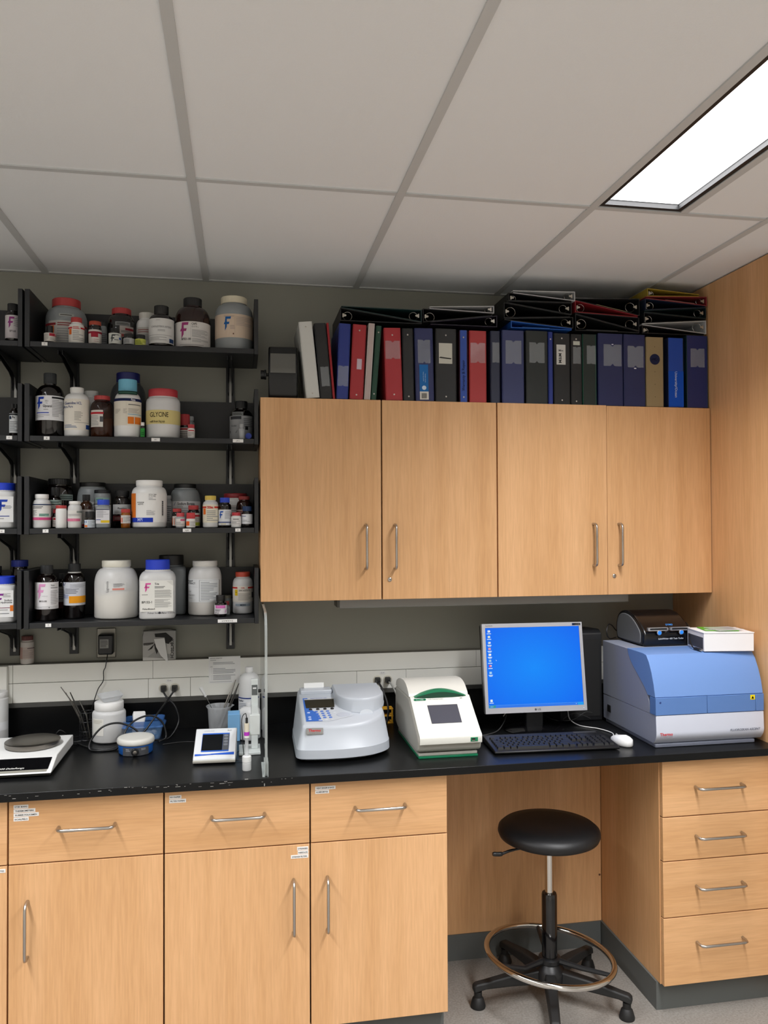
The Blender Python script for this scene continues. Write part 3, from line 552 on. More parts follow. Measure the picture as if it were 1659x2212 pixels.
bottle('c12', 'plastic_jar', 'mid-size grey jar with black lid behind the blue-capped square bottle', mHazeG, '1B1D22', .013, .62, .95, lab=[(.40, 1.4, .5, 'CACCCC', [('R', .0, .93, 1, .98, '333333'), ('L', .1, .3, .9, .85, 6, '9A9C9E')]), (.74, .9, .1, '8FB0A8', [('L', .1, .2, .9, .8, 2, '2F5A50')])], cat='jar')
bottle('c13', 'glass_bottle', 'black bottle labelled Phosphate left of the big white jar', mDarkGlass, BLK, .020, .58, .95, lab=[(.50, 1.4, .26, 'BFC1C1', [('T', .5, .5, .2, 'Phosphate', '2A2A2E', 'c', .01), ('L', .1, .1, .9, .4, 2, G_)]), (.26, 1.4, .14, '6A2A2C', [('L', .1, .2, .9, .8, 3, 'A08A88')])])
bottle('c14', 'glass_vial', 'orange-brown vial with red lid left of the big white jar', mat('orange_glass', '8A4E12', .15, coat=.2), 'B03A36', .013, .70, .95, lab=[(.46, 1.4, .42, 'CFCDC8', [('R', .02, .1, .2, .7, 'D8562A'), ('L', .25, .1, .95, .85, 4, G_)])], cat='vial')
bottle('c15', 'plastic_jar', 'big white jar with orange stripe and blue band, potassium acetate', mWhite, 'F0F0EE', .020, .70, .97, rib=False, cat='jar', lab=[(.42, 1.45, .60, 'ECECEA', [('R', 0, .16, .13, 1.0, 'D9762A'), ('R', 0, 0, .60, .155, '1D3AB0'), ('T', .18, .035, .11, 'MPI', 'B9C8F0', 'l', .02), ('T', .26, .66, .042, 'POTASSIUM', '333336', 'c', .012), ('T', .26, .60, .042, 'ACETATE', '333336', 'c', .012), ('T', .48, .94, .035, 'CAT NO. 194844', '44444A', 'l', .01), ('T', .48, .885, .035, 'LOT NO. 8963J', '44444A', 'l', .01), ('L', .48, .76, .68, .86, 2, 'AAAAAE'), ('L', .42, .24, .66, .42, 6, 'B0B0B4')]+[('R', .845+.0, .22+i*.024, .885, .232+i*.024+.006*(i % 3), '3E3E40') for i in range(22)])])
bottle('c16', 'plastic_bottle', 'narrow grey-labelled bottle just behind the big white jar', mHazeG, '9A9C9E', .012, .75, .9, lab=[(.45, 1.4, .6, '9EA0A2', [('L', .1, .1, .9, .9, 8, '5E6064')])], rib=False)
bottle('c17', 'plastic_jar', 'large grey jar lettered Sodium Borate with black lid', mHazeG, BLK, .016, .58, .95, cat='jar', lab=[(.36, 1.45, .48, 'D2D3D4', [('T', .26, .82, .13, 'Sodium Borate', '303034', 'l', .01), ('P', [(.02, .80), (.16, .80), (.2, .95), (.02, .95)], '25458A'), ('R', 0, .66, 1, .675, '55565A'), ('T', .26, .72, .05, 'Decahydrate', '55565A'), ('L', .3, .1, .95, .6, 6, 'A5A6AA')])])
bottle('c18', 'glass_vial', 'dark vial with red lid, rear of the pair before the Sodium Borate jar', mDarkGlass, RED, .012, .66, .95, lab=[(.36, 1.4, .5, 'CFC8C2', [('R', .02, .1, .25, .8, 'D8642A'), ('L', .3, .1, .95, .9, 4, G_)])], cat='vial')
bottle('c19', 'glass_vial', 'clear vial with pink-red lid, front left before the Sodium Borate jar', mHazeC, 'C04850', .014, .70, .95, lab=[(.36, 1.4, .5, 'D6D2CE', [('R', .5, .72, .95, .92, 'C03A6A'), ('L', .06, .1, .9, .6, 4, G_)])], cat='vial', rib=False)
bottle('c20', 'glass_bottle', 'brown bottle with red lid and green-yellow square on its label', mDarkGlass, RED, .016, .66, .95, lab=[(.36, 1.4, .58, 'CFC8C2', [('R', .5, .72, 1, .88, 'A83038'), ('L', .1, .4, .9, .7, 4, G_), ('R', .6, .04, .98, .3, 'A8B03A')])])
bottle('c21', 'plastic_bottle', 'small white vial with tall red cap and orange hazard mark', mWhite, 'C23A40', .024, .60, .95, lab=[(.28, 1.4, .46, 'E4E2DE', [('R', .04, .2, .36, .82, 'E0622A'), ('L', .42, .15, .95, .85, 4, G_)])], cat='vial')
bottle('c22', 'plastic_bottle', 'cream bottle with yellow cap and orange hazard square on the third shelf', mHaze, 'D8BE5A', .016, .72, .93, fill=(.2, 'F0EEE8', 0), lab=[(.44, 1.45, .56, 'E2DCC8', sigma(c='C8402E', sq='E0702A')+[('T', .5, .80, .10, 'SIGMA', 'C03038', 'c', .02)])])
bottle('c23', 'glass_bottle', 'dark bottle with blue cap and blue F on a white label, third shelf', mDarkGlass, '2A48C0', .018, .70, .95, lab=[(.34, 1.5, .52, 'DCDEE2', [('F', .10, .40, .50, '1D4FA8'), ('L', .5, .4, .95, .92, 7, 'A5A8AE'), ('R', 0, .16, 1, .22, '2A3E7A'), ('L', .2, .04, .9, .12, 1, 'B8A84A')])])
bottle('c24', 'plastic_jar', 'white jar with broad red lid at the back right of the third shelf', mWhite, '9A2E34', .018, .72, .97, rib=False, cat='jar', lab=[(.40, 1.3, .5, 'C9C4C0', [('R', 0, .3, 1, .42, '9A2E34'), ('L', .1, .5, .9, .9, 3, G_)])])
bottle('c25', 'glass_bottle', 'brown bottle with red lid behind the small blue-capped bottle', mat('brown_glass3', '2A120C', .1, coat=.2), '9A3A38', .013, .62, .95, lab=[(.40, 1.4, .34, 'BFA8A2', [('L', .05, .1, .95, .9, 5, '8A2A30')])])
bottle('c26', 'glass_bottle', 'dark bottle with navy cap and white label, last on the third shelf', mDarkGlass, '1E3A66', .018, .70, .95, lab=[(.40, 1.5, .46, 'E0E3E8', [('L', .05, .72, .4, .86, 1, '2A3E7A'), ('L', .1, .2, .8, .45, 2, 'A5A8AE')])])
bottle('c27', 'plastic_bottle', 'small white bottle with red lid beside tape S', mWhite, 'B8323C', .012, .74, .95, rib=False, lab=[(.40, 1.4, .5, 'E2E0DE', [('L', .2, .7, .8, .9, 1, T_), ('L', .1, .15, .9, .6, 4, G_)])])
# --- lowest shelf
bottle('d1', 'glass_bottle', 'black bottle with pink F and BP151-500 label on the lowest shelf', mDarkGlass, '1B1D1F', .030, .66, .92, lab=[(.46, 1.5, .48, 'E6E5E7', [('F', .11, .36, .58, 'DD9AC6'), ('T', .66, .86, .055, 'Triton', '333338', 'l', .015), ('L', .66, .76, .95, .82, 1, '777'*2), ('L', .66, .16, .96, .70, 9, 'ABABAE'), ('T', .20, .27, .06, 'BP151-500', '26262A', 'l', .015), ('R', 0, .0, 1, .12, 'D0D0D2'), ('L', .12, .04, .34, .08, 1, '44444A'), ('O', .60, .06, .025, '55555A'), ('L', .66, .04, .96, .08, 1, '77777A'), ('L', .3, .46, .56, .52, 1, 'CFCFD2')])])
bottle('d2', 'glass_bottle', 'black bottle with torn orange-and-white label and white neck ring', mDarkGlass, '1B1D1F', .028, .66, .92, collar=mat('white_ring', 'C9C8C4', .5), lab=[(.46, 1.5, .42, 'CDD0D8', [('R', .26, .10, 1, .40, 'E59A1E'), ('P', [(0, .86), (.06, .86), (.12, .98), (0, .98)], '2A2F66'), ('L', .1, .50, .7, .74, 4, '7A7C86'), ('L', .3, .76, .95, .92, 3, 'A9ACB4'), ('L', .0, .30, .24, .48, 3, '7A86B4'), ('L', .30, .30, .42, .34, 1, '7A5A20')])])
bottle('d3', 'glass_bottle', 'brown bottle with grey label half hidden between the two black bottles', mDarkGlass, BLK, .020, .66, .9, lab=[(.46, 1.4, .5, '9A989A', [('R', 0, .0, 1, .3, '4A2628'), ('L', .1, .4, .9, .9, 5, '66666A')])])
bottle('d4', 'plastic_jar', 'very large translucent jar half full of cream powder', mHaze, 'E2E0D2', .024, .58, .96, rib=False, fill=(.42, 'F2E6C2', .08), cat='jar', lab=[(.56, .50, .135, 'D9DAD8', [('L', .42, .42, .92, .90, 5, '9A9A9E'), ('R', .38, .08, .90, .30, 'D88A7E'), ('V', .2, .5, .11, 'Lignocin', '8E8E90'), ('L', .42, .82, .8, .92, 1, '55565A')], -.06)])
bottle('d5', 'plastic_bottle', 'square white bottle labelled Tris with pink F and blue cap', mHaze, '2340C6', .036, .66, .98, n=5, fill=None, collar=mat('white_collar', 'DCDCD8', .4), lab=[(.40, .90, .52, 'E4E4DE', [('F', .12, .62, .30, 'D65AA0'), ('T', .44, .86, .06, 'Tris', '333338', 'l', .02), ('L', .44, .74, .78, .82, 2, '55565A'), ('L', .44, .44, .95, .70, 8, 'A0A09E'), ('L', .44, .12, .95, .40, 9, 'A8A8A6'), ('T', .05, .27, .07, 'BP152-1', '2A2A2E', 'l', .015), ('T', .07, .06, .05, 'FisherBiotech', '2A2A2E', 'l', .012, .2), ('L', .05, .52, .38, .57, 1, 'A0A09E'), ('P', [(.80, .97), (1.0, .82), (1.0, 1.0)], 'D2D2CC')]), (.115, .80, .05, None, [('T', .2, .2, .6, 'Fisher Scientific', '55565A'), ('O', .60, .5, .4, '44444A'), ('T', .68, .2, .6, 'Fisher Scientific', '44444A', 'l', 0, 0, .8)])])
bottle('d6', 'plastic_jar', 'big grey ribbed jar with black lid behind the Tris bottle', mat('grey_hdpe', '6E7376', .5), '17191A', .038, .74, .96, n=6, cat='jar')
bottle('d7', 'plastic_jar', 'large jar of beige powder labelled Yeast Extract', mHaze, 'E0DFDA', .020, .66, .96, rib=False, fill=(.60, 'E6CFA0', .22), cat='jar', lab=[(.46, 1.12, .42, 'DFE2E4', [('T', .04, .88, .075, 'YEAST', '222226', 'l', .02), ('T', .02, .78, .075, 'EXTRACT', '222226', 'l', .02), ('R', .43, .04, .97, .045, '44444A'), ('R', .43, .955, .97, .96, '44444A'), ('R', .43, .04, .437, .96, '44444A'), ('R', .963, .04, .97, .96, '44444A'), ('L', .48, .08, .92, .90, 12, '9EA2A6'), ('R', 0, .66, .4, .665, 'A0A0A4'), ('T', .03, .44, .05, 'Dr. Hill', '6E7074', 'l', 0, .3), ('T', .02, .28, .06, 'opened 2011', '6E7074', 'l', 0, .3), ('T', .02, .15, .05, 'M. 5/12/11', '7E8084', 'l', 0, .3)], -.20)])
bottle('d8', 'glass_vial', 'small black bottle with pink-topped label in front of the yeast jar', mDarkGlass, '141010', .022, .62, .92, rib=False, lab=[(.34, 1.5, .42, 'E4E0E4', [('R', .12, .66, .85, .98, 'CF62B0'), ('L', .18, .74, .78, .90, 1, 'F2D8EC'), ('L', .08, .30, .5, .55, 2, T_), ('T', .08, .06, .16, 'BP164', '333338'), ('F', .82, .05, .42, 'C888B8')])])
bottle('d9', 'glass_vial', 'tiny vial with red cap behind the pink-labelled bottle', mHazeG, 'A83038', .014, .66, .9, rib=False, cat='vial', lab=[(.36, 1.3, .5, 'B0B2B4', [('L', .1, .1, .9, .9, 4, '6A6C70')])])
bottle('d10', 'plastic_bottle', 'white bottle with orange-red lid labelled zinc acetate', mHaze, 'C24A36', .018, .70, .95, rib=False, fill=(.40, 'EEEFF2', 0), lab=[(.48, 1.45, .38, 'E3DDD2', [('R', 0, .84, .24, .94, 'C8322E'), ('R', .74, .84, 1, .94, 'C8322E'), ('T', .5, .85, .08, 'SIGMA', 'C8322E', 'c', .015), ('T', .30, .68, .10, 'ZINC ACETATE', '444448', 'l', .01), ('R', .12, .40, .25, .78, 'E2C020'), ('R', .16, .56, .21, .64, '222222'), ('R', .92, .25, .98, .6, '55565A'), ('L', .28, .1, .9, .56, 6, 'B4AFA6')]), (.22, .8, .06, '98A4AE', [('T', .5, .2, .6, 'MSDS', '2E3840', 'c', .03)])])
bottle('d11', 'small_jar', 'grey cup-like jar at the back between yeast and zinc bottles', mHazeG, '8E8A7A', .010, .80, .95, rib=False, cat='jar')
# --- left bay and raceway
bottle('l1', 'glass_bottle', 'dark bottle with pink F half hidden by the top shelf end panel', mDarkGlass, BLK, .026, .62, .92, group='bottles on the left shelves', lab=[(.40, 1.4, .58, 'CFC9CC', [('F', .18, .42, .50, '8E3A7E'), ('T', .3, .26, .09, 'BP168', '333338'), ('L', .55, .5, .95, .9, 5, G_)])])
bottle('l2', 'glass_bottle', 'small dark bottle with black-and-white label, left end of second shelf', mDarkGlass, BLK, .016, .62, .9, group='bottles on the left shelves', lab=[(.40, 1.4, .60, 'CED2D4', [('R', 0, .9, 1, .98, '26282C'), ('T', .3, .74, .12, 'Pe', '26262A', 'l', .02), ('P', [(.05, .70), (.25, .70), (.2, .85), (.05, .85)], '2A3A55'), ('L', .1, .1, .9, .6, 6, '8A8E92')])])
bottle('l3', 'plastic_bottle', 'white square bottle with blue F and blue cap, left third shelf', mHaze, '1F3FC8', .026, .70, .98, n=5, group='bottles on the left shelves', lab=[(.42, .94, .56, 'DFE0E0', [('F', .42, .36, .52, '1D3FA8'), ('L', .62, .52, .98, .66, 3, '8A8E96'), ('R', .06, .22, .86, .25, '2A3E8A'), ('L', .1, .1, .8, .18, 1, G_)])])
bottle('l4', 'plastic_bottle', 'white square bottle with purple F lettered Sodium Hydroxide, blue cap', mHaze, '1F3FC8', .026, .70, .98, n=5, group='bottles on the left shelves', lab=[(.42, .94, .58, 'E0E1E1', [('F', .34, .46, .42, '7A2A86'), ('T', .96, .60, .065, 'Sodium', '26262A', 'r', .015), ('T', .96, .52, .065, 'Hydroxide', '26262A', 'r', .015), ('L', .62, .74, .9, .9, 4, G_), ('R', 0, .34, .88, .36, '7A2A50'), ('R', .88, .22, 1, .44, 'D8742A'), ('L', .2, .24, .8, .30, 1, G_), ('O', .36, .14, .03, '55565A'), ('L', .44, .11, .85, .16, 1, '6A6C70')])])
bottle('l5', 'glass_bottle', 'black bottle with blue cap behind the Sodium Hydroxide bottle', mDarkGlass, '1F2F86', .024, .66, .9, group='bottles on the left shelves')
bottle('l6', 'glass_bottle', 'black bottle with black cap at the left edge of the lowest shelf', mDarkGlass, BLK, .024, .66, .9, group='bottles on the left shelves')
bottle('r1', 'plastic_bottle', 'whitish bottle with maroon lid standing on the raceway', mat('dull_white_plastic', 'C8C2BC', .5), '5E2A28', .016, .76, .95, group='bottles on the raceway', lab=[(.40, 1.4, .42, 'C4B6AE', [('R', 0, 0, .14, 1, 'A85A44'), ('R', .5, .88, .98, .94, '55484A'), ('L', .2, .1, .9, .8, 7, 'A89A94')])])

# ------------------------------------------------------------------ binders on top of the wall cabinets
def bmat(h): return mat('binder_'+h, h, .45, bump=.06, bscale=1200)
mRing = mat('ring_nickel', 'A8A6A0', .25, 1.0)
def ring_clip(parent, x, y, z, s, r):
    """metal clip and ring seen from the end of a lying binder; s = +1 spine on the left, -1 on the right"""
    m = MB(); m.prism(rpoly([(x, z-.007), (x+s*.004, z-.008), (x+s*.006, z-.004), (x+s*.013, z-.0035), (x+s*.0155, z), (x+s*.013, z+.0035), (x+s*.006, z+.004), (x+s*.004, z+.008), (x, z+.007)], .001, 2), 'y', y, y+.004)
    m.build('ring_plate', mat('ring_plate', 'B9B6AC', .35, .6), parent)
    MB().tube([(x+s*(r+.004+r*math.cos(a)), y+.012, z+r*.95*math.sin(a)) for a in [2*PI*k/20 for k in range(21)]], .0009, seg=6).build('ring', mRing, parent)
ZB = 2.1905; BH = .2855
def upright(label, col, xa, xb, ta=None, tb=None, ztop=2.476, edge=None, rivets=None, pocket=None, sticker=None, items=None, open_=0.0, yf=-.300):
    """binder standing on the cabinet, spine to the room; leaning when its top is offset"""
    w = xb-xa; lean = 0 if ta is None else math.atan2(((ta+tb)-(xa+xb))/2, ztop-ZB)
    H = (ztop-ZB)/math.cos(lean)-abs(math.sin(lean))*w
    t = thing('ring_binder', label, 'binder', (xa if lean >= 0 else xa, yf, ZB+.0006+(0 if lean <= 0 else 0)), 0, 'binders standing on the wall cabinets')
    t.rotation_euler = (0, lean, 0)
    if lean > 0: t.location.x = xa; t.location.z += math.sin(lean)*w
    m = bmat(col); c = bmat(edge or col); k = .0028; W = w-.001
    bx('spine', (k, 0, 0), (W-k, .003, H), m, t, .0008)
    bx('cover', (0, .0005, 0), (k-.0002, .262, H), c, t, .0008); bx('cover', (W-k+.0002, .0005, 0), (W, .262, H), c, t, .0008)
    bx('pages', (k+.002, .006, .004), (max(k+.004, W-k-.004), .235, H-.012), mat('binder_pages', 'BEBDB8', .9), t) if W > .016 else None
    for f in (rivets or ()):
        MB().lathe([(.0032, 0), (.0030, .0008), (.0015, .0014)], seg=14).build('rivet', mSteel, t, (W/2, -.0001, H*f), rot=(R(90), 0, 0))
    if pocket:
        u0, u1, v0, v1 = pocket; a, b, z0, z1 = W*u0, W*u1, H*v0, H*v1; n = (b-a)*.12; mid = (a+b)/2
        pr = [(a, z0), (mid-n, z0), (mid, z0+n), (mid+n, z0), (b, z0), (b, z1), (mid+n, z1), (mid, z1-n), (mid-n, z1), (a, z1)]
        MB().prism(pr, 'y', -.0012, -.0004).build('label_pocket', mPocket, t, smooth=0)
    if sticker:
        for u0, u1, v0, v1, hx, its in sticker:
            p = bx('sticker', (W*u0, -.0010, H*v0), (W*u1, -.0002, H*v1), mat('paper_'+hx, hx, .7, spec=.15), t)
            if its: decal('print', its, W*(u1-u0), H*(v1-v0), flat((W*(u0+u1)/2, -.0010, H*(v0+v1)/2), (1, 0, 0), (0, 0, 1)), p)
    if items: decal('print', items, W, H, flat((W/2, -.0003, H/2), (1, 0, 0), (0, 0, 1)), t)
    return t
NV, BK, RD, GN, BL = '1D2452', '131416', 'A3252C', '12402F', '1B2F80'
upright('white binder leaning left, first in the row of binders', 'C9CAC6', .173, .224, .142, .196, 2.482, rivets=(.06, .93))
upright('black binder with low clear pocket leaning beside the white binder', BK, .2265, .2715, .203, .245, 2.478, pocket=(.2, .9, .16, .42), edge='1B1C1E')
upright('thin red binder leaning against the black one', RD, .2735, .2825, .245, .262, 2.479)
upright('blue binder with pale pocket on its lower spine', BL, .286, .331, .296, .344, 2.479, pocket=(.05, .95, .17, .44))
upright('red binder with a torn white sticker on its spine', RD, .336, .388, .350, .404, 2.478, rivets=(.06, .92), sticker=[(.42, .78, .40, .54, 'C9B8C4', None)])
upright('pinkish off-white binder leaning right', 'B9A9A6', .392, .416, .410, .436, 2.484, edge='CFCBC6')
upright('narrow dark green binder leaning right', GN, .418, .439, .440, .462, 2.476, rivets=(.08, .91))
upright('red binder with wide pocket, right of the green binder', 'A82830', .476, .542, .467, .535, 2.470, rivets=(.08, .90), pocket=(.06, .94, .57, .82))
upright('narrow black binder with two shiny rivets', BK, .5445, .587, .540, .583, 2.470, rivets=(.06, .91))
upright('navy binder with shiny pocket and blue bar-code sticker', '20285A', .593, .666, .588, .661, 2.473, pocket=(.16, .84, .52, .84), sticker=[(.22, .70, .02, .13, 'D5D3CC', [('R', .2+.05*i, .15, .225+.05*i, .8, '333333') for i in range(12)]), (.22, .70, .13, .50, '2A6CB0', [('V', .4, .55, .10, 'Heavy duty binder', 'B5D0E8', -1), ('V', .62, .5, .10, 'Cartable robuste', 'B5D0E8', -1), ('O', .5, .14, .08, 'CFE0F0')])])
upright('wide black binder with a torn white label in its pocket', BK, .671, .755, rivets=(.07, .91), ztop=2.474, sticker=[(.16, .80, .52, .80, 'C9C8BE', [('P', [(0, .27), (.9, .22), (.95, .27), (.1, .33)], '2A2A28')])])
upright('thin blue binder with handwriting up its spine', '1D46A0', .767, .800, ztop=2.471, edge='3A1420', rivets=(.07, .90), items=[('V', .62, .37, .34, 'Warranty & Repair', '10204A', 1)])
upright('red binder with pale glossy pocket, beside the thin blue one', 'A82A2C', .8065, .876, ztop=2.471, pocket=(.06, .94, .55, .83))
upright('dark navy narrow binder with clear pocket', '171F3A', .892, .931, ztop=2.473, pocket=(.2, .95, .56, .84))
upright('slate-blue binder with bright creased pocket', '2A3260', .939, 1.030, ztop=2.478, pocket=(.16, .88, .54, .86))
upright('black-green wide binder with clear pocket', '131A18', 1.037, 1.128, ztop=2.480, pocket=(.16, .86, .56, .84))
upright('very thin blue binder between two black ones', BL, 1.131, 1.150, ztop=2.478, rivets=(.9,))
upright('black binder with a scribbled white label', BK, 1.154, 1.222, ztop=2.474, sticker=[(.16, .72, .56, .84, 'CCCCC8', [('T', .5, .66, .10, 'Misc', '333338', 'c', .01), ('V', .55, .32, .34, 'M&M', '26262A', 1)])], rivets=(.06, .93))
upright('narrow black binder with a small white tab and rivets', BK, 1.225, 1.272, ztop=2.473, rivets=(.05, .93), pocket=(.2, .9, .58, .82), sticker=[(.22, .82, .845, .90, 'BFC2B8', None)])
upright('dark green-edged binder with clear pocket', '14201C', 1.275, 1.334, ztop=2.475, edge='17503E', pocket=(.3, .95, .58, .84))
upright('wide navy binder with a tiny white fleck', NV, 1.341, 1.448, ztop=2.481, pocket=(.22, .94, .55, .85), sticker=[(.55, .62, .845, .855, 'E5E5EE', None)])
upright('wide navy binder next to the tan binder', NV, 1.451, 1.545, ztop=2.481, pocket=(.18, .92, .54, .84), sticker=[(.48, .58, .52, .535, 'E5E5EE', None)])
upright('tan binder with a round navy emblem', '94825F', 1.549, 1.625, ztop=2.474, items=[('O', .5, .68, .078, '1C2040'), ('T', .5, .665, .035, 'KING', 'C9C4B4', 'c', .0), ('O', .5, .86, .006, '5A4E38'), ('O', .5, .50, .006, '5A4E38'), ('O', .5, .32, .006, '5A4E38'), ('O', .5, .14, .006, '5A4E38')])
upright('bright blue binder with white lettering down its spine', '1646A8', 1.645, 1.715, ztop=2.474, edge='14203E', sticker=[(.02, .98, .01, .52, '1A50BC', [('V', .42, .62, .16, 'University/Ocean', 'C5D2EC', -1)])])
upright('broad navy binder at the right end of the row', '1E2A62', 1.728, 1.8235, ztop=2.487, edge='123038', pocket=(.18, .84, .56, .82))
# lying binders: the open ends face the room
def lying(label, col, xa, xb, lo, th, side, yf=-.300, D=.262, inner=None):
    """wedge-shaped binder on its side; lo(x) = surface it rests on, th(x) = its thickness"""
    k = .0026; t = thing('ring_binder', label, 'binder', (0, 0, 0), 0, 'binders lying on top of the row')
    m = bmat(col); y0, y1 = yf, yf+D; g = .0004
    hi = lambda x: lo(x)+th(x)-g
    bo = lambda x: lo(x)+g
    MB().prism([(xa, bo(xa)), (xb, bo(xb)), (xb, bo(xb)+k), (xa, bo(xa)+k)], 'y', y0, y1).build('cover', m, t)
    MB().prism([(xa, hi(xa)-k), (xb, hi(xb)-k), (xb, hi(xb)), (xa, hi(xa))], 'y', y0, y1).build('cover', m, t)
    xs_ = xa if side == 'L' else xb; s = 1 if side == 'L' else -1
    MB().box((min(xs_, xs_+s*k), y0, bo(xs_)+k+.0003), (max(xs_, xs_+s*k), y1, hi(xs_)-k-.0003)).build('spine', m, t)
    if th(xs_) > .029: ring_clip(t, xs_+s*(k+.006), y0+.006, (bo(xs_)+hi(xs_))/2-.002*s, s, min(.020, th(xs_)*.34))
    if inner:
        a, b = (xa+.05, xb-.09) if side == 'L' else (xa+.09, xb-.05)
        MB().prism([(a, bo(a)+k+.0012), (b, bo(b)+k+.0012), (b, bo(b)+k+.005), (a, bo(a)+k+.005)], 'y', y0+.008, y1-.01).build('pages', mat('paper_'+inner, inner, .8), t)
def stack(x0, x1, rows):
    zl = zr = 2.4885; tip = .0072
    for lab, col, side, t_, da, db, inner in rows:
        tl, tr = (t_, tip) if side == 'L' else (tip, t_)
        lying(lab, col, x0+da, x1+db, lambda x: zl+(zr-zl)*(x-x0)/(x1-x0), lambda x: tl+(tr-tl)*(x-x0)/(x1-x0), side, inner=inner)
        zl += tl; zr += tr
stack(.302, .617, [('black binder lying open-end out on the leaning binders', BK, 'L', .050, 0, 0, None), ('dark teal binder lying on the leftmost lying binder', '0F2E2E', 'R', .048, .004, 0, None)])
stack(.622, .920, [('purple-black binder at the bottom of the second lying stack', '1B1426', 'R', .046, .03, 0, None), ('black binder in the middle of the second lying stack', BK, 'L', .054, 0, -.02, None), ('white binder on top of the second lying stack', 'B9BABC', 'R', .031, .026, -.012, None)])
stack(.950, 1.240, [('bright blue binder at the bottom of the third lying stack', '1B5AB4', 'L', .030, .027, -.01, '2A5A8A'), ('black binder just above the bright blue binder', BK, 'R', .046, 0, -.004, None), ('thick black binder halfway up the third lying stack', BK, 'L', .062, -.002, -.016, None), ('black binder with small ring under the topmost two', '17181A', 'R', .050, .01, -.01, None), ('black binder just below the white one of the third stack', BK, 'L', .034, .018, -.01, None), ('white binder topping the third lying stack', 'C6C8CA', 'R', .038, .036, .005, None)])
stack(1.245, 1.520, [('black binder with bent papers at the bottom of the fourth stack', BK, 'L', .066, 0, 0, '4A4C4E'), ('black binder below the lying red one', '15161A', 'R', .056, 0, 0, None), ('dark red binder in the fourth lying stack', '8A1E28', 'L', .048, 0, -.006, None), ('black binder with tan papers topping the fourth stack', BK, 'R', .070, .004, .002, 'A8986A')])
stack(1.533, 1.817, [('black binder at the bottom of the last lying stack', BK, 'L', .033, 0, -.01, None), ('white binder gaping open low in the last stack', 'BFC2C4', 'R', .056, 0, 0, None), ('black binder above the gaping white one', '14181C', 'L', .046, .008, -.002, None), ('dark teal-black binder in the middle of the last stack', '10262A', 'R', .046, .01, 0, None), ('dark navy binder under the red one of the last stack', '14203A', 'L', .050, .014, -.004, None), ('maroon binder just under the yellow one', '8A2F36', 'R', .038, .018, .004, 'B08A86'), ('mustard yellow binder topping the last stack', 'A08A2E', 'L', .036, .024, -.03, None)])
# rotary card file
t = thing('rotary_card_file', 'black covered rotary card file with a side knob, left of the binders', 'card file', (.092, -.19, ZB+.0006), R(-3))
MB().prism(rpoly([(-.075, 0), (.075, 0), (.082, .095), (.070, .19), (.03, .212), (-.05, .206), (-.078, .17), (-.084, .09)], .02, 4), 'x', -.055, .055).build('cover', mBlack, t, bevel=.006, bseg=3)
MB().prism([(-.0855, .098), (-.0865, .1), (-.0795, .172), (-.0785, .17)], 'x', -.047, .047).build('window', clear('smoky_window', '6A6A66', .75, .06), t)
MB().lathe([(.017, 0), (.017, .012), (.019, .014), (.019, .02), (.006, .021), (.006, .03)], seg=24).build('knob', mBlack, t, (-.0845, -.02, .102), rot=(0, R(90), 0))

# ------------------------------------------------------------------ things on the worktop
ZT = .9142
# electronic balance
t = thing('laboratory_balance', 'white top-loading balance with round pan and black display', 'balance', (-.668, 0, ZT))
W = .31; pr = [(-.228, .012), (-.228, .047), (-.480, .047), (-.566, .017), (-.572, .012)]
MB().prism(pr, 'x', -W, 0).build('housing', mat('balance_white', 'DDDEDC', .4), t, bevel=.004, bseg=3)
MB().prism([(-.236, .003), (-.236, .0118), (-.566, .0118), (-.560, .003)], 'x', -W+.006, -.006).build('base', mat('balance_base', '55554F', .5), t)
dn = Vector((0, -.086, -.030)).normalized()
S = flat((-W/2, -.523, .032), (1, 0, 0), (0, .086, .030), .0012)
m = MB(); m.add([S(-.142, -.034), S(.142, -.034), S(.142, .030), S(-.142, .030)], [(0, 1, 2, 3)]); m.build('display', mBlackGloss, t)
m = MB(); m.add([S(-.146, -.046), S(.140, -.046), S(.140, -.035), S(-.146, -.035)], [(0, 1, 2, 3)]); m.build('display_sill', mat('balance_sill', '8E8C82', .4), t)
prints([('T', .74, .10, .13, 'METTLER PJ3600 DeltaRange', 'C9C9C5', 'r', .015, .25)], .284, .064, flat((-W/2, -.523-.002, .0313), (1, 0, 0), (0, .086, .030), .002)).build('lettering', None, t, smooth=0)
MB().lathe([(.070, 0), (.085, .0), (.085, .003), (.0895, .004), (.0895, .016), (.087, .0175), (.060, .0170), (.058, .0173), (.002, .0173)], seg=64).build('weighing_pan', mat('pan_steel', '8A8680', .32, 1), t, (-.108, -.352, .049), smooth=40)
for fx, fy in ((-.02, -.535), (-W+.02, -.535), (-.02, -.25), (-W+.02, -.25)): MB().lathe([(.013, 0), (.014, .003), (.010, .006)], seg=18).build('foot', mGrey, t, (fx, fy, 0))
# plastic bottle at the left edge
DIM['w0'] = (-.962, -.115, ZT, .042, .040, .190)
bottle('w0', 'plastic_bottle', 'tall white ribbed bottle at the left edge of the worktop', mHaze, 'DFDFDE', .018, .86, .98, rib=False, group='bottles on the worktop', lab=[(.36, 1.3, .16, 'D9DBDE', [('L', 0, .45, 1, .55, 1, 'A8AAB0')])])
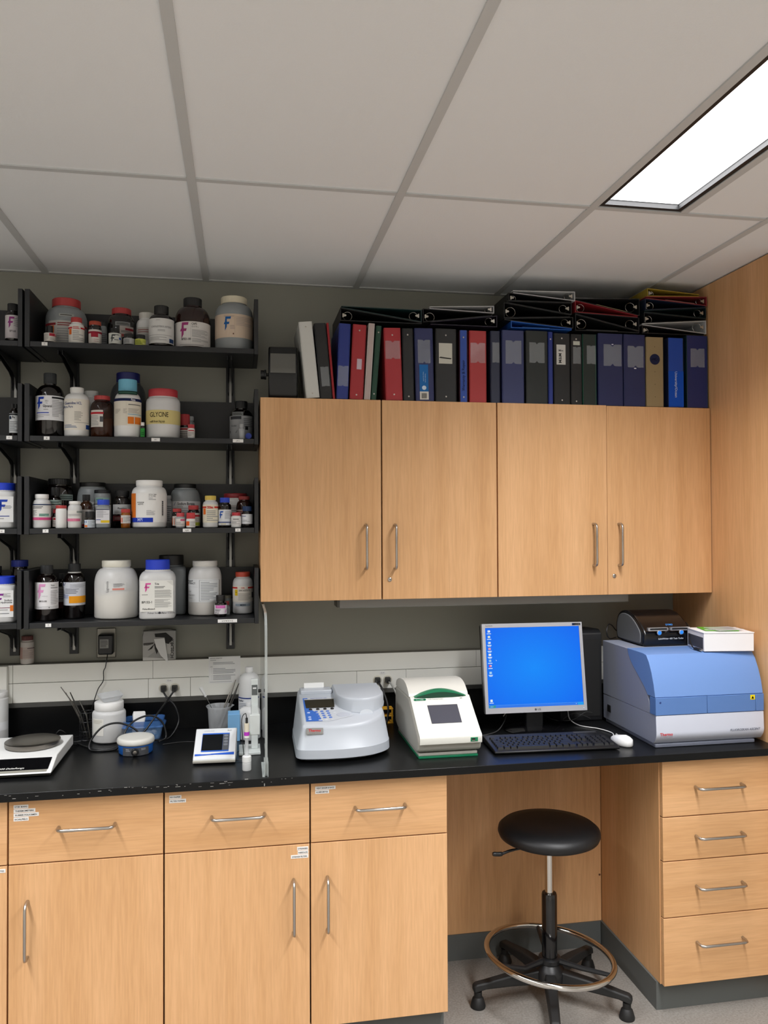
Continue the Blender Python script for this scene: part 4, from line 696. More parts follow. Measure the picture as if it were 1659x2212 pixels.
# wire cup with tools
t = thing('tool_cup', 'small black mesh cup against the backsplash, holding dissecting tools', 'cup', (-.640, -.125, ZT))
m = MB()
for z in (.002, .035, .07, .104): m.tube([(.026*math.cos(2*PI*k/24), .026*math.sin(2*PI*k/24), z) for k in range(25)], .0012, seg=6)
for k in range(14): a = 2*PI*k/14; m.tube([(.026*math.cos(a), .026*math.sin(a), .002), (.026*math.cos(a), .026*math.sin(a), .104)], .0008, seg=5)
m.build('mesh_wall', mBlackMetal, t); MB().lathe([(.0245, 0), (.0245, .0008)], seg=24).build('floor', mBlackMetal, t)
def tool(label, name, pts, rad, mm, cat, seg=8):
    o = MB().tube(pts, rad, seg=seg).build(name, mm, None, smooth=60); return tag(o, label, cat, 'tools in cups')
mToolS = mat('tool_steel', '6E6C68', .35, 1)
tool('long dull steel probe sticking furthest out of the mesh cup', 'steel_probe', [(-.632, -.121, .918), (-.690, -.110, 1.045), (-.741, -.088, 1.108)], [.0016, .0022, .0015], mToolS, 'probe')
tool('black forceps in the mesh cup', 'forceps', [(-.635, -.133, .918), (-.658, -.130, 1.00), (-.704, -.105, 1.090)], [.0018, .004, .0018], mat('dark_tool', '26241F', .5), 'forceps')
tool('thin steel needle in the mesh cup', 'dissecting_needle', [(-.646, -.129, .918), (-.664, -.142, 1.00), (-.712, -.140, 1.097)], [.001, .0018, .0009], mToolS, 'needle')
tool('short grey scalpel handle in the mesh cup', 'scalpel', [(-.630, -.114, .918), (-.644, -.108, 1.0), (-.676, -.078, 1.052)], [.002, .0032, .0025], mat('grey_tool', '5A5852', .45, .6), 'scalpel')
# white powder jar with a weigh boat on it
DIM['w1'] = (-.556, -.150, ZT, .060, .0520, .146)
bottle('w1', 'powder_jar', 'white screw-lid jar of powder on the worktop behind the stirrer', mHaze, 'E8E8E6', .028, .70, .96, rib=False, fill=(.55, 'E6E4DE', .25), group='bottles on the worktop', cat='jar', lab=[(.42, .42, .42, 'E2E1DA', [('L', .1, .7, .9, .95, 3, 'C9C6BA')], -.75)])
m = MB(); n = 4
rp = lambda s, z, o=(0, 0): [(p[0]+o[0], p[1]+o[1], z) for p in rpoly([(-s, -s), (s, -s), (s, s), (-s, s)], s*.35, 4)]
m.loft([rp(.026, 0), rp(.030, .003), rp(.043, .021), rp(.042, .0215), rp(.029, .0042), rp(.025, .0012)], None, True, True)
o = m.build('weigh_boat', mHazeC, None, (-.552, -.148, ZT+.1475), rot=(R(3), R(-4), R(20)), smooth=40); o.location.z += .0025; tag(o, 'flimsy translucent weigh boat lying on the powder jar lid', 'weigh boat')
# blue tub
t = thing('plastic_tub', 'translucent blue food tub behind the stirrer', 'tub', (-.430, -.135, ZT))
mTub = clear('blue_tub', '4A7CC0', .55, .2); mTubC = clear('pale_blue_tub', '7FA8D8', .40, .2)
def rr(w, d, z): return [(p[0], p[1], z) for p in rpoly([(-w, -d), (w, -d), (w, d), (-w, d)], min(w, d)*.4, 5)]
MB().loft([rr(.056, .040, .0), rr(.059, .043, .003), rr(.066, .050, .047), rr(.0645, .0485, .047), rr(.057, .041, .005), rr(.054, .038, .0025)], None).build('body', mTubC, t)
MB().loft([rr(.067, .051, .0475), rr(.077, .060, .049), rr(.077, .060, .052), rr(.070, .054, .054), rr(.072, .056, .072), rr(.069, .053, .072), rr(.0665, .0505, .053)], None, False, False).build('rim', mTub, t)
o = MB().loft([rr(.017, .014, 0), rr(.022, .018, .014), rr(.019, .017, .050), rr(.0235, .016, .085), rr(.021, .013, .0965)]).build('crumpled_tissue', mPaper, None, (-.452, -.150, ZT+.0042), rot=(R(2), R(3), R(12)), smooth=25); tag(o, 'crumpled white tissue poking out of the blue tub', 'tissue')
for i, (dx, dy, s) in enumerate(((.018, -.012, .016), (-.0005, .019, .013), (.032, .014, .014))):
    o = MB().lathe([(s*.5, 0), (s, s*.5), (s*.9, s*1.1), (s*.35, s*1.5)], seg=16).build('cotton_wad', mat('cotton', 'C9D2DA', .95, bump=.4, bscale=120), None, (-.430+dx, -.135+dy, ZT+.0032)); tag(o, 'pale cotton wad inside the blue tub, '+('front middle', 'rear middle', 'right end')[i], 'cotton', 'cotton wads in the tub')
# magnetic stirrer
t = thing('magnetic_stirrer', 'round blue and white magnetic stirrer with a black knob', 'stirrer', (-.437, -.330, ZT))
q = [(.0545, 0), (.058, .004), (.060, .034)]
MB().lathe(q, seg=56).build('body', mat('stirrer_blue', '1F5FB4', .4), t, smooth=50)
MB().lathe([(.0605, .0342), (.0635, .037), (.0645, .042), (.0630, .052), (.059, .0555), (.05, .0565), (.001, .057)], seg=56).build('top_plate', mat('stirrer_white', 'D6D5CE', .45, var=.06, vscale=60), t, smooth=50)
def Sc(u, v, r=.0597, e=.0008): a = .12+u/r; return (math.sin(a)*(r+e), -math.cos(a)*(r+e), .0165+v)
m = MB(); n = 14
for i in range(n):
    a = -.047+.094*i/n; b = -.047+.094*(i+1)/n
    m.add([Sc(a, -.0145), Sc(b, -.0145), Sc(b, .0135), Sc(a, .0135)], [(0, 1, 2, 3)])
pf = m.build('control_panel', mat('panel_grey', '4A4C50', .45), t)
prints([('T', .12, .74, .13, 'Fisher', 'C9CBD0', 'l', .01), ('T', .12, .56, .11, 'Scientific', 'C9CBD0', 'l', .01), ('L', .70, .62, .92, .9, 2, 'A9ABB0'), ('L', .42, .92, .52, .96, 1, 'A9ABB0'), ('L', .40, .06, .58, .10, 1, 'A9ABB0')], .09, .027, lambda u, v: Sc(u, v, .0597, .0013)).build('lettering', None, pf, smooth=0)
kx, ky, _ = Sc(-.003, 0)
k = MB().lathe([(.0125, 0), (.0125, .009), (.0108, .011)], seg=28).build('knob', mBlack, t, (kx, ky+.001, .0165), rot=(R(90), 0, R(7)))
MB().lathe([(.0062, .0111), (.0062, .0118), (.004, .0122)], seg=20).build('knob_cap', mSteel, k)
# pH meter
t = thing('ph_meter', 'white tilted pH meter with dark screen and blue trim', 'meter', (-.156, -.478, ZT), R(-3))
MB().prism([(-.052, .004), (-.056, .016), (-.052, .022), (.060, .092), (.064, .088), (.060, .050), (.02, .004)], 'x', -.070, .070).build('housing', mat('meter_white', 'DCDFE2', .4), t, bevel=.004, bseg=3)
MB().prism([(-.0575, .0045), (-.0585, .0135), (-.054, .0155), (-.052, .0045)], 'x', -.0705, .0705).build('front_lip', mat('meter_grey', 'B2AFA5', .45), t, bevel=.002)
for a in (-.05, .05): bx('foot', (a-.01, -.045, 0), (a+.01, -.025, .005), mBlack, t)
ay = Vector((0, .112, .070)).normalized()
Sm = flat((0, .004, .057), (1, 0, 0), (0, .112, .070), .0012)
def onm(name, u0, v0, u1, v1, mm, par, dz=0): 
    s = flat((0, .004, .057), (1, 0, 0), (0, .112, .070), .0012+dz); m = MB(); m.add([s(u0, v0), s(u1, v0), s(u1, v1), s(u0, v1)], [(0, 1, 2, 3)]); return m.build(name, mm, par, smooth=0)
onm('bezel', -.046, -.041, .046, .042, ink('2F62C4'), t)
onm('screen', -.045, -.036, .024, .036, mat('lcd_dark', '16181A', .2), t, .0006); kp = onm('key_strip', .0245, -.036, .0455, .036, mat('key_grey', '55585E', .4), t, .0006)
for i in range(4):
    m = MB(); m.add([flat((0, .004, .057), (1, 0, 0), (0, .112, .070), .0026)(.035+.0075*math.cos(a*PI/10), .0285-i*.0135+.0048*math.sin(a*PI/10)) for a in range(20)], [tuple(range(20))]); m.build('key', mat('key_face', '7A7E86', .4), kp, smooth=0)
prints([('P', [(.03, .045), (.5, .075), (.97, .06), (.97, .15), (.62, .125), (.3, .10), (.03, .11)], '2A5CC8'), ('T', .2, .90, .032, 'accumet excel', '8E9298', 'l', 0, .3), ('T', .82, .90, .036, 'XL15', '55585E', 'c', .01), ('T', .18, .075, .03, 'Fisher Scientific', 'B9CDF0', 'l', .01)], .138, .128, Sm).build('lettering', None, t, smooth=0)
# beaker with spatula and forceps
t = thing('beaker', 'translucent plastic beaker holding spatula and forceps behind the pH meter', 'beaker', (-.153, -.118, ZT))
def rg(r, z, lip=0): return [(r*math.cos(a)+(lip*math.exp(-((a if a < PI else a-2*PI)/.35)**2)), r*math.sin(a), z) for a in [2*PI*k/40 for k in range(40)]]
MB().loft([rg(.036, 0), rg(.038, .002), rg(.0435, .094), rg(.050, .104, .008), rg(.0495, .105, .008), rg(.0425, .095), rg(.037, .004), rg(.03, .003)], None).build('wall', mHazeC, t, smooth=60)
tool('thin steel spatula with a white handle end in the beaker', 'spatula', [(-.140, -.112, .921), (-.195, -.1235, 1.040), (-.202, -.125, 1.054)], [.0014, .0014, .0018], mat('bright_steel', 'C9C7C2', .2, 1), 'spatula')
o = MB().tube([(-.2035, -.1253, 1.0575), (-.223, -.130, 1.094)], [.0050, .0064], seg=12).build('spatula_handle', mWhite, bpy.data.objects['spatula'])
def forceps(name, label, a, b, sp, mm):
    a, b = Vector(a), Vector(b); sd = Vector((.8, .3, .5)).normalized(); m = MB()
    t = thing(name, label, 'forceps', (0, 0, 0), 0, 'tools in cups')
    for s in (-1, 1): MB().tube([a, a.lerp(b, .3)+sd*s*sp, a.lerp(b, .7)+sd*s*sp*1.3, b+sd*s*sp*.3], [.0012, .0025, .0025, .0010], seg=6).build('arm', mm, t, smooth=60)
    MB().tube([a-(b-a).normalized()*.003, a+(b-a).normalized()*.01], .0024, seg=8).build('joint', mm, t)
forceps('forceps', 'long curved steel forceps leaning out of the beaker', (-.165, -.118, .923), (-.090, -.10, 1.113), .005, mat('bright_steel'))
forceps('forceps', 'second, straighter forceps leaning out of the beaker', (-.150, -.135, .923), (-.078, -.13, 1.104), .004, mToolS)
# bottles by the splash guard
DIM['w2'] = (-.0375, -.118, ZT, .041, .0155, .250)
bottle('w2', 'plastic_bottle', 'tall translucent buffer bottle with small white cap by the splash guard', mHaze, 'F0F0F0', .018, .76, .9, rib=False, group='bottles on the worktop', fill=(.5, 'D9DCDF', 0), lab=[(.43, 1.3, .26, 'DDE0E4', [('R', .0, .90, 1, .97, '2A3A7A'), ('T', .15, .72, .12, 'Buffer', '26304A', 'l', .01), ('L', .15, .1, .8, .66, 6, '9AA0AC')], -.35)])
DIM['w3'] = (-.0385, -.232, ZT, .0345, .014, .138)
bottle('w3', 'plastic_bottle', 'squarish white wash bottle lettered DI before the tall buffer bottle', mHaze, 'D9DBDD', .012, .74, .9, n=4.5, rib=False, group='bottles on the worktop', fill=(.4, 'DDE2E6', 0), lab=[(.52, .9, .3, None, [('T', .30, .5, .40, 'DI', '1E2022', 'l', .01), ('T', .22, .05, .3, 'H2O', '1E2022', 'l', .01)])])
t = thing('tissue_box', 'pale blue stacked wipes left of the wash bottle', 'wipes', (-.098, -.222, ZT), R(4))
for i in range(5): bx('wipe', (-.022+.001*i, -.035+.006*i, .0), (.022-.0015*i*.5, -.0295+.006*i, .100+.004*((i*3) % 4)), mat('pale_blue_paper', '7FB4E0', .7), t, .001)
# electrode stand
t = thing('electrode_stand', 'white electrode arm with vertical post beside the splash guard', 'stand', (-.022, -.395, ZT))
mSt = mat('stand_white', 'CFD4D2', .45)
bx('foot', (-.055, -.055, .0), (.020, .055, .010), mSt, t, .002); bx('post', (-.012, -.012, .0101), (.012, .012, .256), mSt, t, .002)
bx('arm', (-.013, -.150, .146), (.013, -.0125, .166), mSt, t, .003); bx('clip', (-.019, -.165, .098), (.015, -.1505, .166), mSt, t, .002); bx('hook', (-.030, -.2, .10), (-.0195, -.151, .112), mSt, t, .001)
pn = bx('name_plate', (-.010, -.0130, .20), (.010, -.0121, .236), mat('plate_grey', '5A5E5E', .5), t); bx('plate_print', (-.006, -.0136, .222), (.006, -.0131, .227), mWhite, pn)
MB().lathe([(.006, 0), (.006, .01), (.002, .011)], seg=14).build('thumb_screw', mBlack, t, (.0125, 0, .212), rot=(0, R(90), 0))
t = thing('ph_electrode', 'slim glass pH electrode with a purple band hanging in a small bottle', 'electrode', (-.051, -.6165, ZT))
for nm, r0, z0, z1, mm in (('shaft', .006, .038, .106, mHazeC), ('collar', .0085, .106, .113, mWhite), ('band', .0088, .1131, .125, ink('B03AB8')), ('head', .0082, .1251, .153, mCream), ('strain_relief', .004, .1531, .170, mBlack)):
    MB().lathe([(r0, z0), (r0, z1)], seg=20).build(nm, mm, t)
MB().tube(spline([(0, 0, .170), (-.004, .02, .18), (-.016, .06, .15), (-.012, .09, .06), (-.012, .10, .008), (-.045, .11, .005), (-.055, .16, .005), (-.02, .21, .006)], 8), .0014, seg=6).build('cable', mBlack, t)
t = thing('storage_bottle', 'small white storage bottle around the electrode tip', 'bottle', (-.051, -.6165, ZT))
MB().lathe([(.0135, 0), (.0145, .002), (.0145, .025), (.0135, .026)], seg=28).build('body', mHaze, t); MB().lathe([(.0148, .0275), (.0148, .045), (.013, .047), (.0075, .047)], seg=48, rib=.0006).build('cap', mWhite, t)
# acrylic splash guard
t = thing('splash_guard', 'clear acrylic splash guard standing across the worktop', 'splash guard', (.010, 0, ZT))
prf = rpoly([(-.070, .0), (-.690, .0), (-.690, .515), (-.070, .515)], [0, .004, .09, 0], 8)
MB().prism(prf, 'x', -.004, .004).build('sheet', mAcr, t)
m = MB(); e = [p for p in prf if p[0] < -.069]; e = [(a, b) for a, b in prf]
pts = [(0, a-.0002, b) for a, b in rpoly([(-.69, .0), (-.69, .515), (-.34, .515)], [0, .09, 0], 8)]
for i in range(len(pts)-1):
    a, b = pts[i], pts[i+1]
    m.add([(-.0042, a[1]-.0006, a[2]), (.0042, a[1]-.0006, a[2]), (.0042, b[1]-.0006, b[2]), (-.0042, b[1]-.0006, b[2])], [(0, 1, 2, 3)])
m.build('polished_edge', mAcrEdge, t, smooth=0)
m = MB(); m.box((-.0125, -.702, .0), (-.0045, -.55, .004)); m.box((-.0065, -.702, .004), (-.0045, -.64, .045)); m.box((.0045, -.702, .0), (.0065, -.64, .045)); m.build('foot', mAcrEdge, t)

# paper notice, glove box, outlet with adapter
t = thing('paper_notice', 'printed instruction sheet taped to the raceway', 'notice', (-.1335, -.0556, 1.1455))
bx('sheet', (-.0615, -.0006, -.0525), (.0615, 0, .0525), mPaper, t)
prints([('T', .05, .925, .028, 'BALANCE CALIBRATION', '3A3A3E', 'l', .01), ('L', .05, .85, .38, .88, 1, '8A8A8E'), ('L', .14, .70, .82, .80, 2, 'A0A0A4'), ('L', .05, .61, .18, .64, 1, '7A7A7E'), ('L', .14, .36, .84, .58, 4, 'A0A0A4'), ('L', .14, .12, .84, .32, 4, 'A0A0A4'), ('L', .04, .04, .9, .07, 1, 'A0A0A4')]+[('R', .09, v, .105, v+.012, 'A0A0A4') for v in (.39, .445, .50, .555, .14, .19, .24, .29)], .123, .105, flat((0, -.0006, 0), (1, 0, 0), (0, 0, 1))).build('print', None, t, smooth=0)
t = thing('wipes_box', 'torn grey-printed wipes box standing on the raceway under the shelf', 'box', (-.385, -.0265, 1.1912), R(2))
bx('carton', (-.062, -.022, 0), (.062, .022, .112), mat('grey_carton', 'A6A5A2', .7), t)
prints([('P', [(.0, .55), (.45, .60), (.36, .30), (.12, .10), (.0, .10)], 'B9B8B4'), ('P', [(.36, .92), (.70, .95), (.92, .74), (.78, .55), (.66, .60), (.66, .78), (.38, .80)], '2E2D2C'), ('P', [(.02, .60), (.34, .62), (.30, .56), (.14, .52), (.02, .52)], '4A4846'), ('P', [(.34, .60), (.44, .52), (.46, .30), (.42, .20), (.36, .40)], '3A3836'), ('P', [(.14, .34), (.28, .40), (.36, .58), (.30, .44), (.2, .36)], '55534F'), ('R', .72, .20, .92, .55, 'C6C5C1'), ('R', .86, .22, .90, .42, '222220'), ('V', .84, .38, .10, 'KIMTECH', '222220', -1), ('P', [(.0, .0), (.0, .12), (.55, .06), (.98, .0)], 'D5D4D0')], .124, .112, flat((0, -.0225, .056), (1, 0, 0), (0, 0, 1))).build('print', None, t, smooth=0)
m = MB(); m.add([(-.02, -.0235, .082), (.020, -.0245, .085), (.030, -.030, .02), (.034, -.036, -.010), (.006, -.030, .018), (-.012, -.027, .052)], [(0, 1, 2, 5), (5, 2, 3, 4)]); m.build('wipe', mPaper, t)
MB().prism([(-.064, .085), (-.060, .114), (.03, .120), (.062, .113), (.062, .1125), (-.058, .1125)], 'y', -.023, -.0215).build('torn_flap', mat('grey_carton_dark', '6A6966', .8), t)
t = thing('wall_outlet', 'metal-framed wall outlet under the lowest shelf', 'outlet', (-.589, -.0005, 1.258))
bx('plate', (-.036, -.006, -.058), (.036, 0, .058), mat('dull_steel_plate', '8A8880', .4, .8), t, .003); bx('receptacle', (-.017, -.0085, -.034), (.017, -.006, .034), mat('outlet_grey', '6A675F', .5), t, .002)
t = thing('power_adapter', 'black plug-in power adapter in the outlet, cord running down', 'adapter', (-.586, -.0095, 1.258))
bx('body', (-.028, -.042, -.040), (.028, 0, .038), mBlack, t, .006, bseg=3); pl = bx('rating_label', (-.020, -.0428, -.014), (.012, -.0421, .020), mat('grey_label', '9A9A96', .6), t)
prints([('L', .08, .1, .92, .9, 6, '4A4A4A')], .032, .034, flat((-.004, -.0428, .003), (1, 0, 0), (0, 0, 1))).build('print', None, pl, smooth=0)
MB().tube(spline([(.006, -.025, -.040), (.007, -.051, -.056), (.003, -.058, -.085), (-.003, -.062, -.10), (-.004, -.062, -.135), (-.022, -.062, -.165), (-.034, -.062, -.20), (-.044, -.060, -.235), (-.046, -.060, -.27), (-.030, -.058, -.30), (-.020, -.060, -.33), (-.035, -.062, -.3405), (-.075, -.066, -.341), (-.12, -.085, -.341)], 8), .0018, seg=6).build('cord', mBlack, t)
# duplex outlets in the raceway with plugs
def duplex(x, lab):
    t = thing('raceway_outlet', lab, 'outlet', (x, -.0551, 1.082), group='raceway outlets')
    for dx in (-.021, .021): MB().lathe([(.0185, 0), (.0185, .0012), (.017, .002)], seg=28).build('receptacle', mat('receptacle_ivory', 'CFCCBE', .5), t, (dx, 0, 0), rot=(R(90), 0, 0))
    p = bx('circuit_tag', (-.012, -.0012, .024), (.012, 0, .034), mPaper, t); decal('lettering', [('T', .5, .3, .45, 'C1-4', '4A4A4A', 'c')], .024, .01, flat((0, -.0012, .029), (1, 0, 0), (0, 0, 1)), p)
duplex(-.346, 'twin socket in the raceway behind the stirrer'); duplex(.501, 'twin socket in the raceway between the two white instruments')
def plug(x, lab, cord, z=1.082, r=.0034, mm=None, hd=None):
    t = thing('power_plug', lab, 'plug', (x, -.0573, z), group='plugs in the raceway')
    hm = hd or mBlack
    sq = lambda y, w, h, dz=0: [(a, y, b+dz) for a, b in rpoly([(-w, -h), (w, -h), (w, h), (-w, h)], min(w, h)*.45, 3)]
    MB().loft([sq(-.030, .006, .006, -.004), sq(-.016, .0105, .0105), sq(-.0003, .0115, .0115)]).build('head', hm, t)
    o = Vector((x, -.0573, z)); MB().tube([Vector(p)-o for p in spline([(x, -.087, z-.005)]+cord, 10)], r, seg=8).build('cord', mm or mBlack, t, smooth=70)
CZ = ZT+.0042
plug(-.367, 'left plug behind the stirrer with a cord looping to the stirrer', [(-.350, -.105, 1.055), (-.318, -.115, 1.02), (-.305, -.125, .965), (-.335, -.165, CZ), (-.375, -.20, CZ), (-.42, -.235, .93), (-.4155, -.262, .936)])
plug(-.325, 'right plug behind the stirrer with a cord coiling round the powder jar', [(-.345, -.11, 1.05), (-.382, -.195, 1.008), (-.425, -.228, .955), (-.47, -.25, .935), (-.52, -.285, CZ), (-.585, -.28, CZ), (-.615, -.25, CZ), (-.66, -.19, CZ)])
plug(.480, 'left plug between the white instruments', [(.492, -.115, 1.05), (.505, -.16, .99), (.490, -.19, .93), (.470, -.17, CZ)], r=.0042)
plug(.522, 'right plug with a silver-grey cord behind the thermal cycler', [(.530, -.10, 1.07), (.546, -.125, 1.03), (.556, -.15, .96), (.550, -.14, CZ)], mm=mat('grey_cord', '8E8E8A', .5), r=.0034)
def cable(label, pts, r, mm): o = MB().tube(spline(pts, 10), r, seg=8).build('cable', mm, None, smooth=70); return tag(o, label, 'cable', 'loose cables on the worktop')
cable('thick black cable arching over the worktop in front of the powder jar', [(-.43, -.245, CZ+.02), (-.45, -.24, .972), (-.505, -.25, 1.000), (-.560, -.262, .992), (-.598, -.275, .95), (-.600, -.29, .921), (-.565, -.305, CZ), (-.515, -.30, CZ), (-.498, -.285, .932), (-.47, -.24, .99), (-.41, -.205, 1.012), (-.362, -.19, .985), (-.345, -.20, .93), (-.37, -.225, CZ)], .0036, mBlack)
cable('thin black wire curled behind the balance', [(-.66, -.20, CZ-.002), (-.70, -.18, CZ-.002), (-.735, -.19, .945), (-.725, -.185, .968), (-.705, -.18, .955), (-.70, -.15, CZ-.002), (-.64, -.145, CZ-.002), (-.615, -.16, CZ-.002)], .0018, mBlack)
cable('thin grey wire trailing from the stirrer to the pH meter', [(-.352, -.255, CZ-.002), (-.28, -.235, CZ-.002), (-.22, -.255, CZ-.002), (-.195, -.31, CZ-.002), (-.17, -.37, CZ-.002), (-.15, -.405, .93)], .0014, mat('wire_grey', '2E2E2E', .5))


# ------------------------------------------------------------------ spectrophotometer
t = thing('spectrophotometer', 'white benchtop spectrophotometer with keypad and domed sample lid', 'instrument', (0, 0, ZT))
mSp = mat('spectro_white', 'B6BCC4', .38); mSp2 = mat('spectro_light', 'C9CED4', .38)
plan = rpoly([(.118, -.262), (.113, -.583), (.20, -.600), (.300, -.598), (.385, -.575), (.452, -.510), (.446, -.255)], [.034, .032, .06, .06, .08, .05, .034], 6)
cx_, cy_ = .28, -.42
def ins(d):
    n = len(plan); out = []
    for i in range(n):
        a = Vector(plan[i-1]); b = Vector(plan[(i+1) % n]); tg = (b-a).normalized(); nr = Vector((-tg.y, tg.x)); out.append(Vector(plan[i])+nr*d)
    return out
ar = sum(plan[i][0]*plan[(i+1) % len(plan)][1]-plan[(i+1) % len(plan)][0]*plan[i][1] for i in range(len(plan)))
if ar < 0: plan = plan[::-1]
ztop = lambda y: .1285+(y+.55)*.232
def rz_(d, f): return [(p.x, p.y, f(p.y)) for p in ins(d)]
MB().loft([rz_(.010, lambda y: .010), rz_(.0, lambda y: .016), rz_(.0015, lambda y: .045), rz_(.003, lambda y: .046), rz_(.019, lambda y: ztop(y)-.012), rz_(.022, lambda y: ztop(y)-.004), rz_(.028, ztop)]).build('housing', mSp, t, smooth=50)
MB().loft([rz_(.03, lambda y: .0), rz_(.028, lambda y: .0098)]).build('base', mBlack, t)
Pz = lambda x, y, e=.0: (x, y, ztop(y)+e)
# domed lid
def dome(s, z, zf=None): 
    o = []
    for k in range(25): a = PI+PI*k/24; o.append((.353+.090*s*math.cos(a), -.405+.092*s*math.sin(a)))
    o += [(.353+.090*s, -.285), (.353-.090*s, -.285)]
    return [(x, y, (ztop(y)+.001 if z is None else z)) for x, y in o]
def slope(ring, a, k): return [(p[0], p[1], a+(p[1]+.40)*k) for p in ring]
MB().loft([dome(1.0, None), slope(dome(.99, 0), .150, .06), slope(dome(.975, 0), .186, .04), slope(dome(.955, 0), .1935, .04), slope(dome(.92, 0), .1965, .05)]).build('sample_lid', mSp, t, smooth=42)
MB().prism([(.353+.012+.024*math.cos(PI*k/12), .024*.62*math.sin(PI*k/12)) for k in range(13)], 'z', 0, .003).build('lid_tab', mSp2, t, (0, -.4985, .1385), rot=(R(82), 0, 0))
bx('printer_cover', (.146, -.335, .176), (.262, -.272, .193), mSp, t, .004, rot=None)
bx('paper_roll', (.162, -.292, .1935), (.236, -.286, .212), mPaper, t)
def onp(name, pts, mm, par, e): m = MB(); m.add([Pz(a, b, e) for a, b in pts], [tuple(range(len(pts)))]); return m.build(name, mm, par, smooth=0)
kp = onp('keypad_overlay', [(.150, -.365), (.285, -.365), (.30, -.42), (.316, -.515), (.23, -.548), (.149, -.545)], mat('overlay_pale', 'BEC3CA', .4), t, .0008)
onp('blue_overlay', [(.151, -.367), (.168, -.367), (.169, -.45), (.195, -.49), (.206, -.5455), (.150, -.5440)], ink('3C68B8'), kp, .0014)
onp('lcd', [(.156, -.385), (.262, -.385), (.258, -.448), (.157, -.448)], mat('lcd_olive', '2E2C24', .2), t, .0030); onp('lcd_rim', [(.154, -.378), (.264, -.378), (.2625, -.3845), (.1555, -.3845)], mat('lcd_silver', 'B8B8B8', .3), t, .0030)
kd = MB().lathe([(.0062, 0), (.0058, .0018), (.004, .0024)], seg=18)
def keyd(x, y, mm, sx=1.0, sy=1.0):
    o = kd.build('key', mm, kp, Pz(x, y, .0012), smooth=60); o.scale = (sx, sy, 1); o.rotation_euler = (R(13), 0, 0)
for i in range(4): keyd(.172+.0255*i, -.4575, mat('soft_key', '1E1E20', .4))
for r_ in range(4):
    for c_ in range(3): keyd(.190+.020*c_+.002*r_, -.4755-.0155*r_, mat('blue_key', '4A70C0', .4), .95, .62)
for x, y in ((.163, -.482), (.164, -.515), (.164, -.53)): keyd(x, y, mat('pale_key', 'BFCBE8', .4), .9, .5)
for x, y in ((.252, -.472), (.253, -.487), (.200, -.539), (.220, -.540), (.240, -.539)): keyd(x, y, mat('grey_key', 'C6CAD0', .4), 1.2, .45)
MB().lathe([(.024, 0), (.023, .0015), (.012, .002), (.003, .002)], seg=32).build('navigation_ring', mat('nav_ring', 'B4B9C4', .4), kp, Pz(.282, -.505, .001), rot=(R(13), 0, 0)).scale = (1, .62, 1)
prints([('T', .5, .2, .6, 'SPECTRONIC 200', '4A66A8', 'c', .01)], .1, .009, lambda u, v: Pz(.208+u, -.372+v, .0018)).build('lettering', None, kp, smooth=0)
bd = bx('badge', (-.0285, -.001, -.0105), (.0285, .001, .0105), mat('badge_silver', '9A9A98', .35, .5), t, .0005, loc=(.1755, -.5795, .1060), rot=(R(-13), 0, R(-5)))
prints([('T', .5, .42, .42, 'Thermo', 'C8202A', 'c', .02), ('T', .5, .12, .16, 'S C I E N T I F I C', '55555A', 'c')], .057, .021, flat((0, -.001, 0), (1, 0, 0), (0, 0, 1))).build('lettering', None, bd, smooth=0)

# yellow rack between the instruments
t = thing('wire_rack', 'yellow plastic rack half hidden between the two white instruments', 'rack', (.488, -.085, ZT))
mY = mat('yellow_plastic', 'D8A028', .45)
for z in (.0, .028, .056): bx('shelf', (-.040, -.022, z), (.048, .022, z+.005), mY, t, .001)
for dx in (-.0395, .0395): bx('side', (dx-.003+.004, -.0225, .0052), (dx+.003+.004, -.0165, .0558), mY, t)
# ------------------------------------------------------------------ thermal cycler
t = thing('thermal_cycler', 'cream thermal cycler with grey touch screen and green handle', 'instrument', (0, 0, ZT))
mC = mat('cycler_white', 'E2E2DA', .4); mCg = mat('cycler_grey', 'B9B8B0', .45); mGr = mat('cycler_green', '0E7A52', .4)
xa, xb = .524, .748
MB().prism(rpoly([(-.208, .040), (-.215, .175), (-.46, .180), (-.605, .082), (-.622, .062), (-.612, .025), (-.585, .018), (-.26, .022)], [.01, .01, .004, .012, .015, .012, .006, .02], 4), 'x', xa, xb).build('housing', mCg, t, bevel=.006, bseg=3)
fp = MB().prism(rpoly([(-.458, .181), (-.472, .1835), (-.612, .090), (-.632, .080), (-.630, .052), (-.6235, .052), (-.6235, .064), (-.606, .0828)], [.002, .003, .008, .008, .003, 0, .003, .005], 3), 'x', xa+.004, xb-.001).build('front_panel', mC, t, bevel=.002)
MB().prism(rpoly([(-.212, .1755), (-.222, .196), (-.28, .218), (-.37, .226), (-.42, .215), (-.455, .192), (-.462, .1815)], [.003, .015, .03, .03, .02, .008, .002], 4), 'x', xa+.002, xb-.002).build('lid', mat('cycler_lid', 'D6D5CE', .4), t, bevel=.006, bseg=3)
dy, dz = Vector((0, -.472+.612, .1835-.090)).normalized().y, Vector((0, -.472+.612, .1835-.090)).normalized().z
Sf = lambda e: flat(((xa+xb)/2, -.542, .1367), (1, 0, 0), (0, dy, dz), e)
def onf(name, pts, mm, par, e=.001): s = Sf(e); m = MB(); m.add([s(*p) for p in pts], [tuple(range(len(pts)))]); return m.build(name, mm, par, smooth=0)
onf('touch_screen', [(-.054, -.046), (.054, -.046), (.056, .040), (-.054, .040)], mat('touch_grey', '4C4D57', .18), fp)
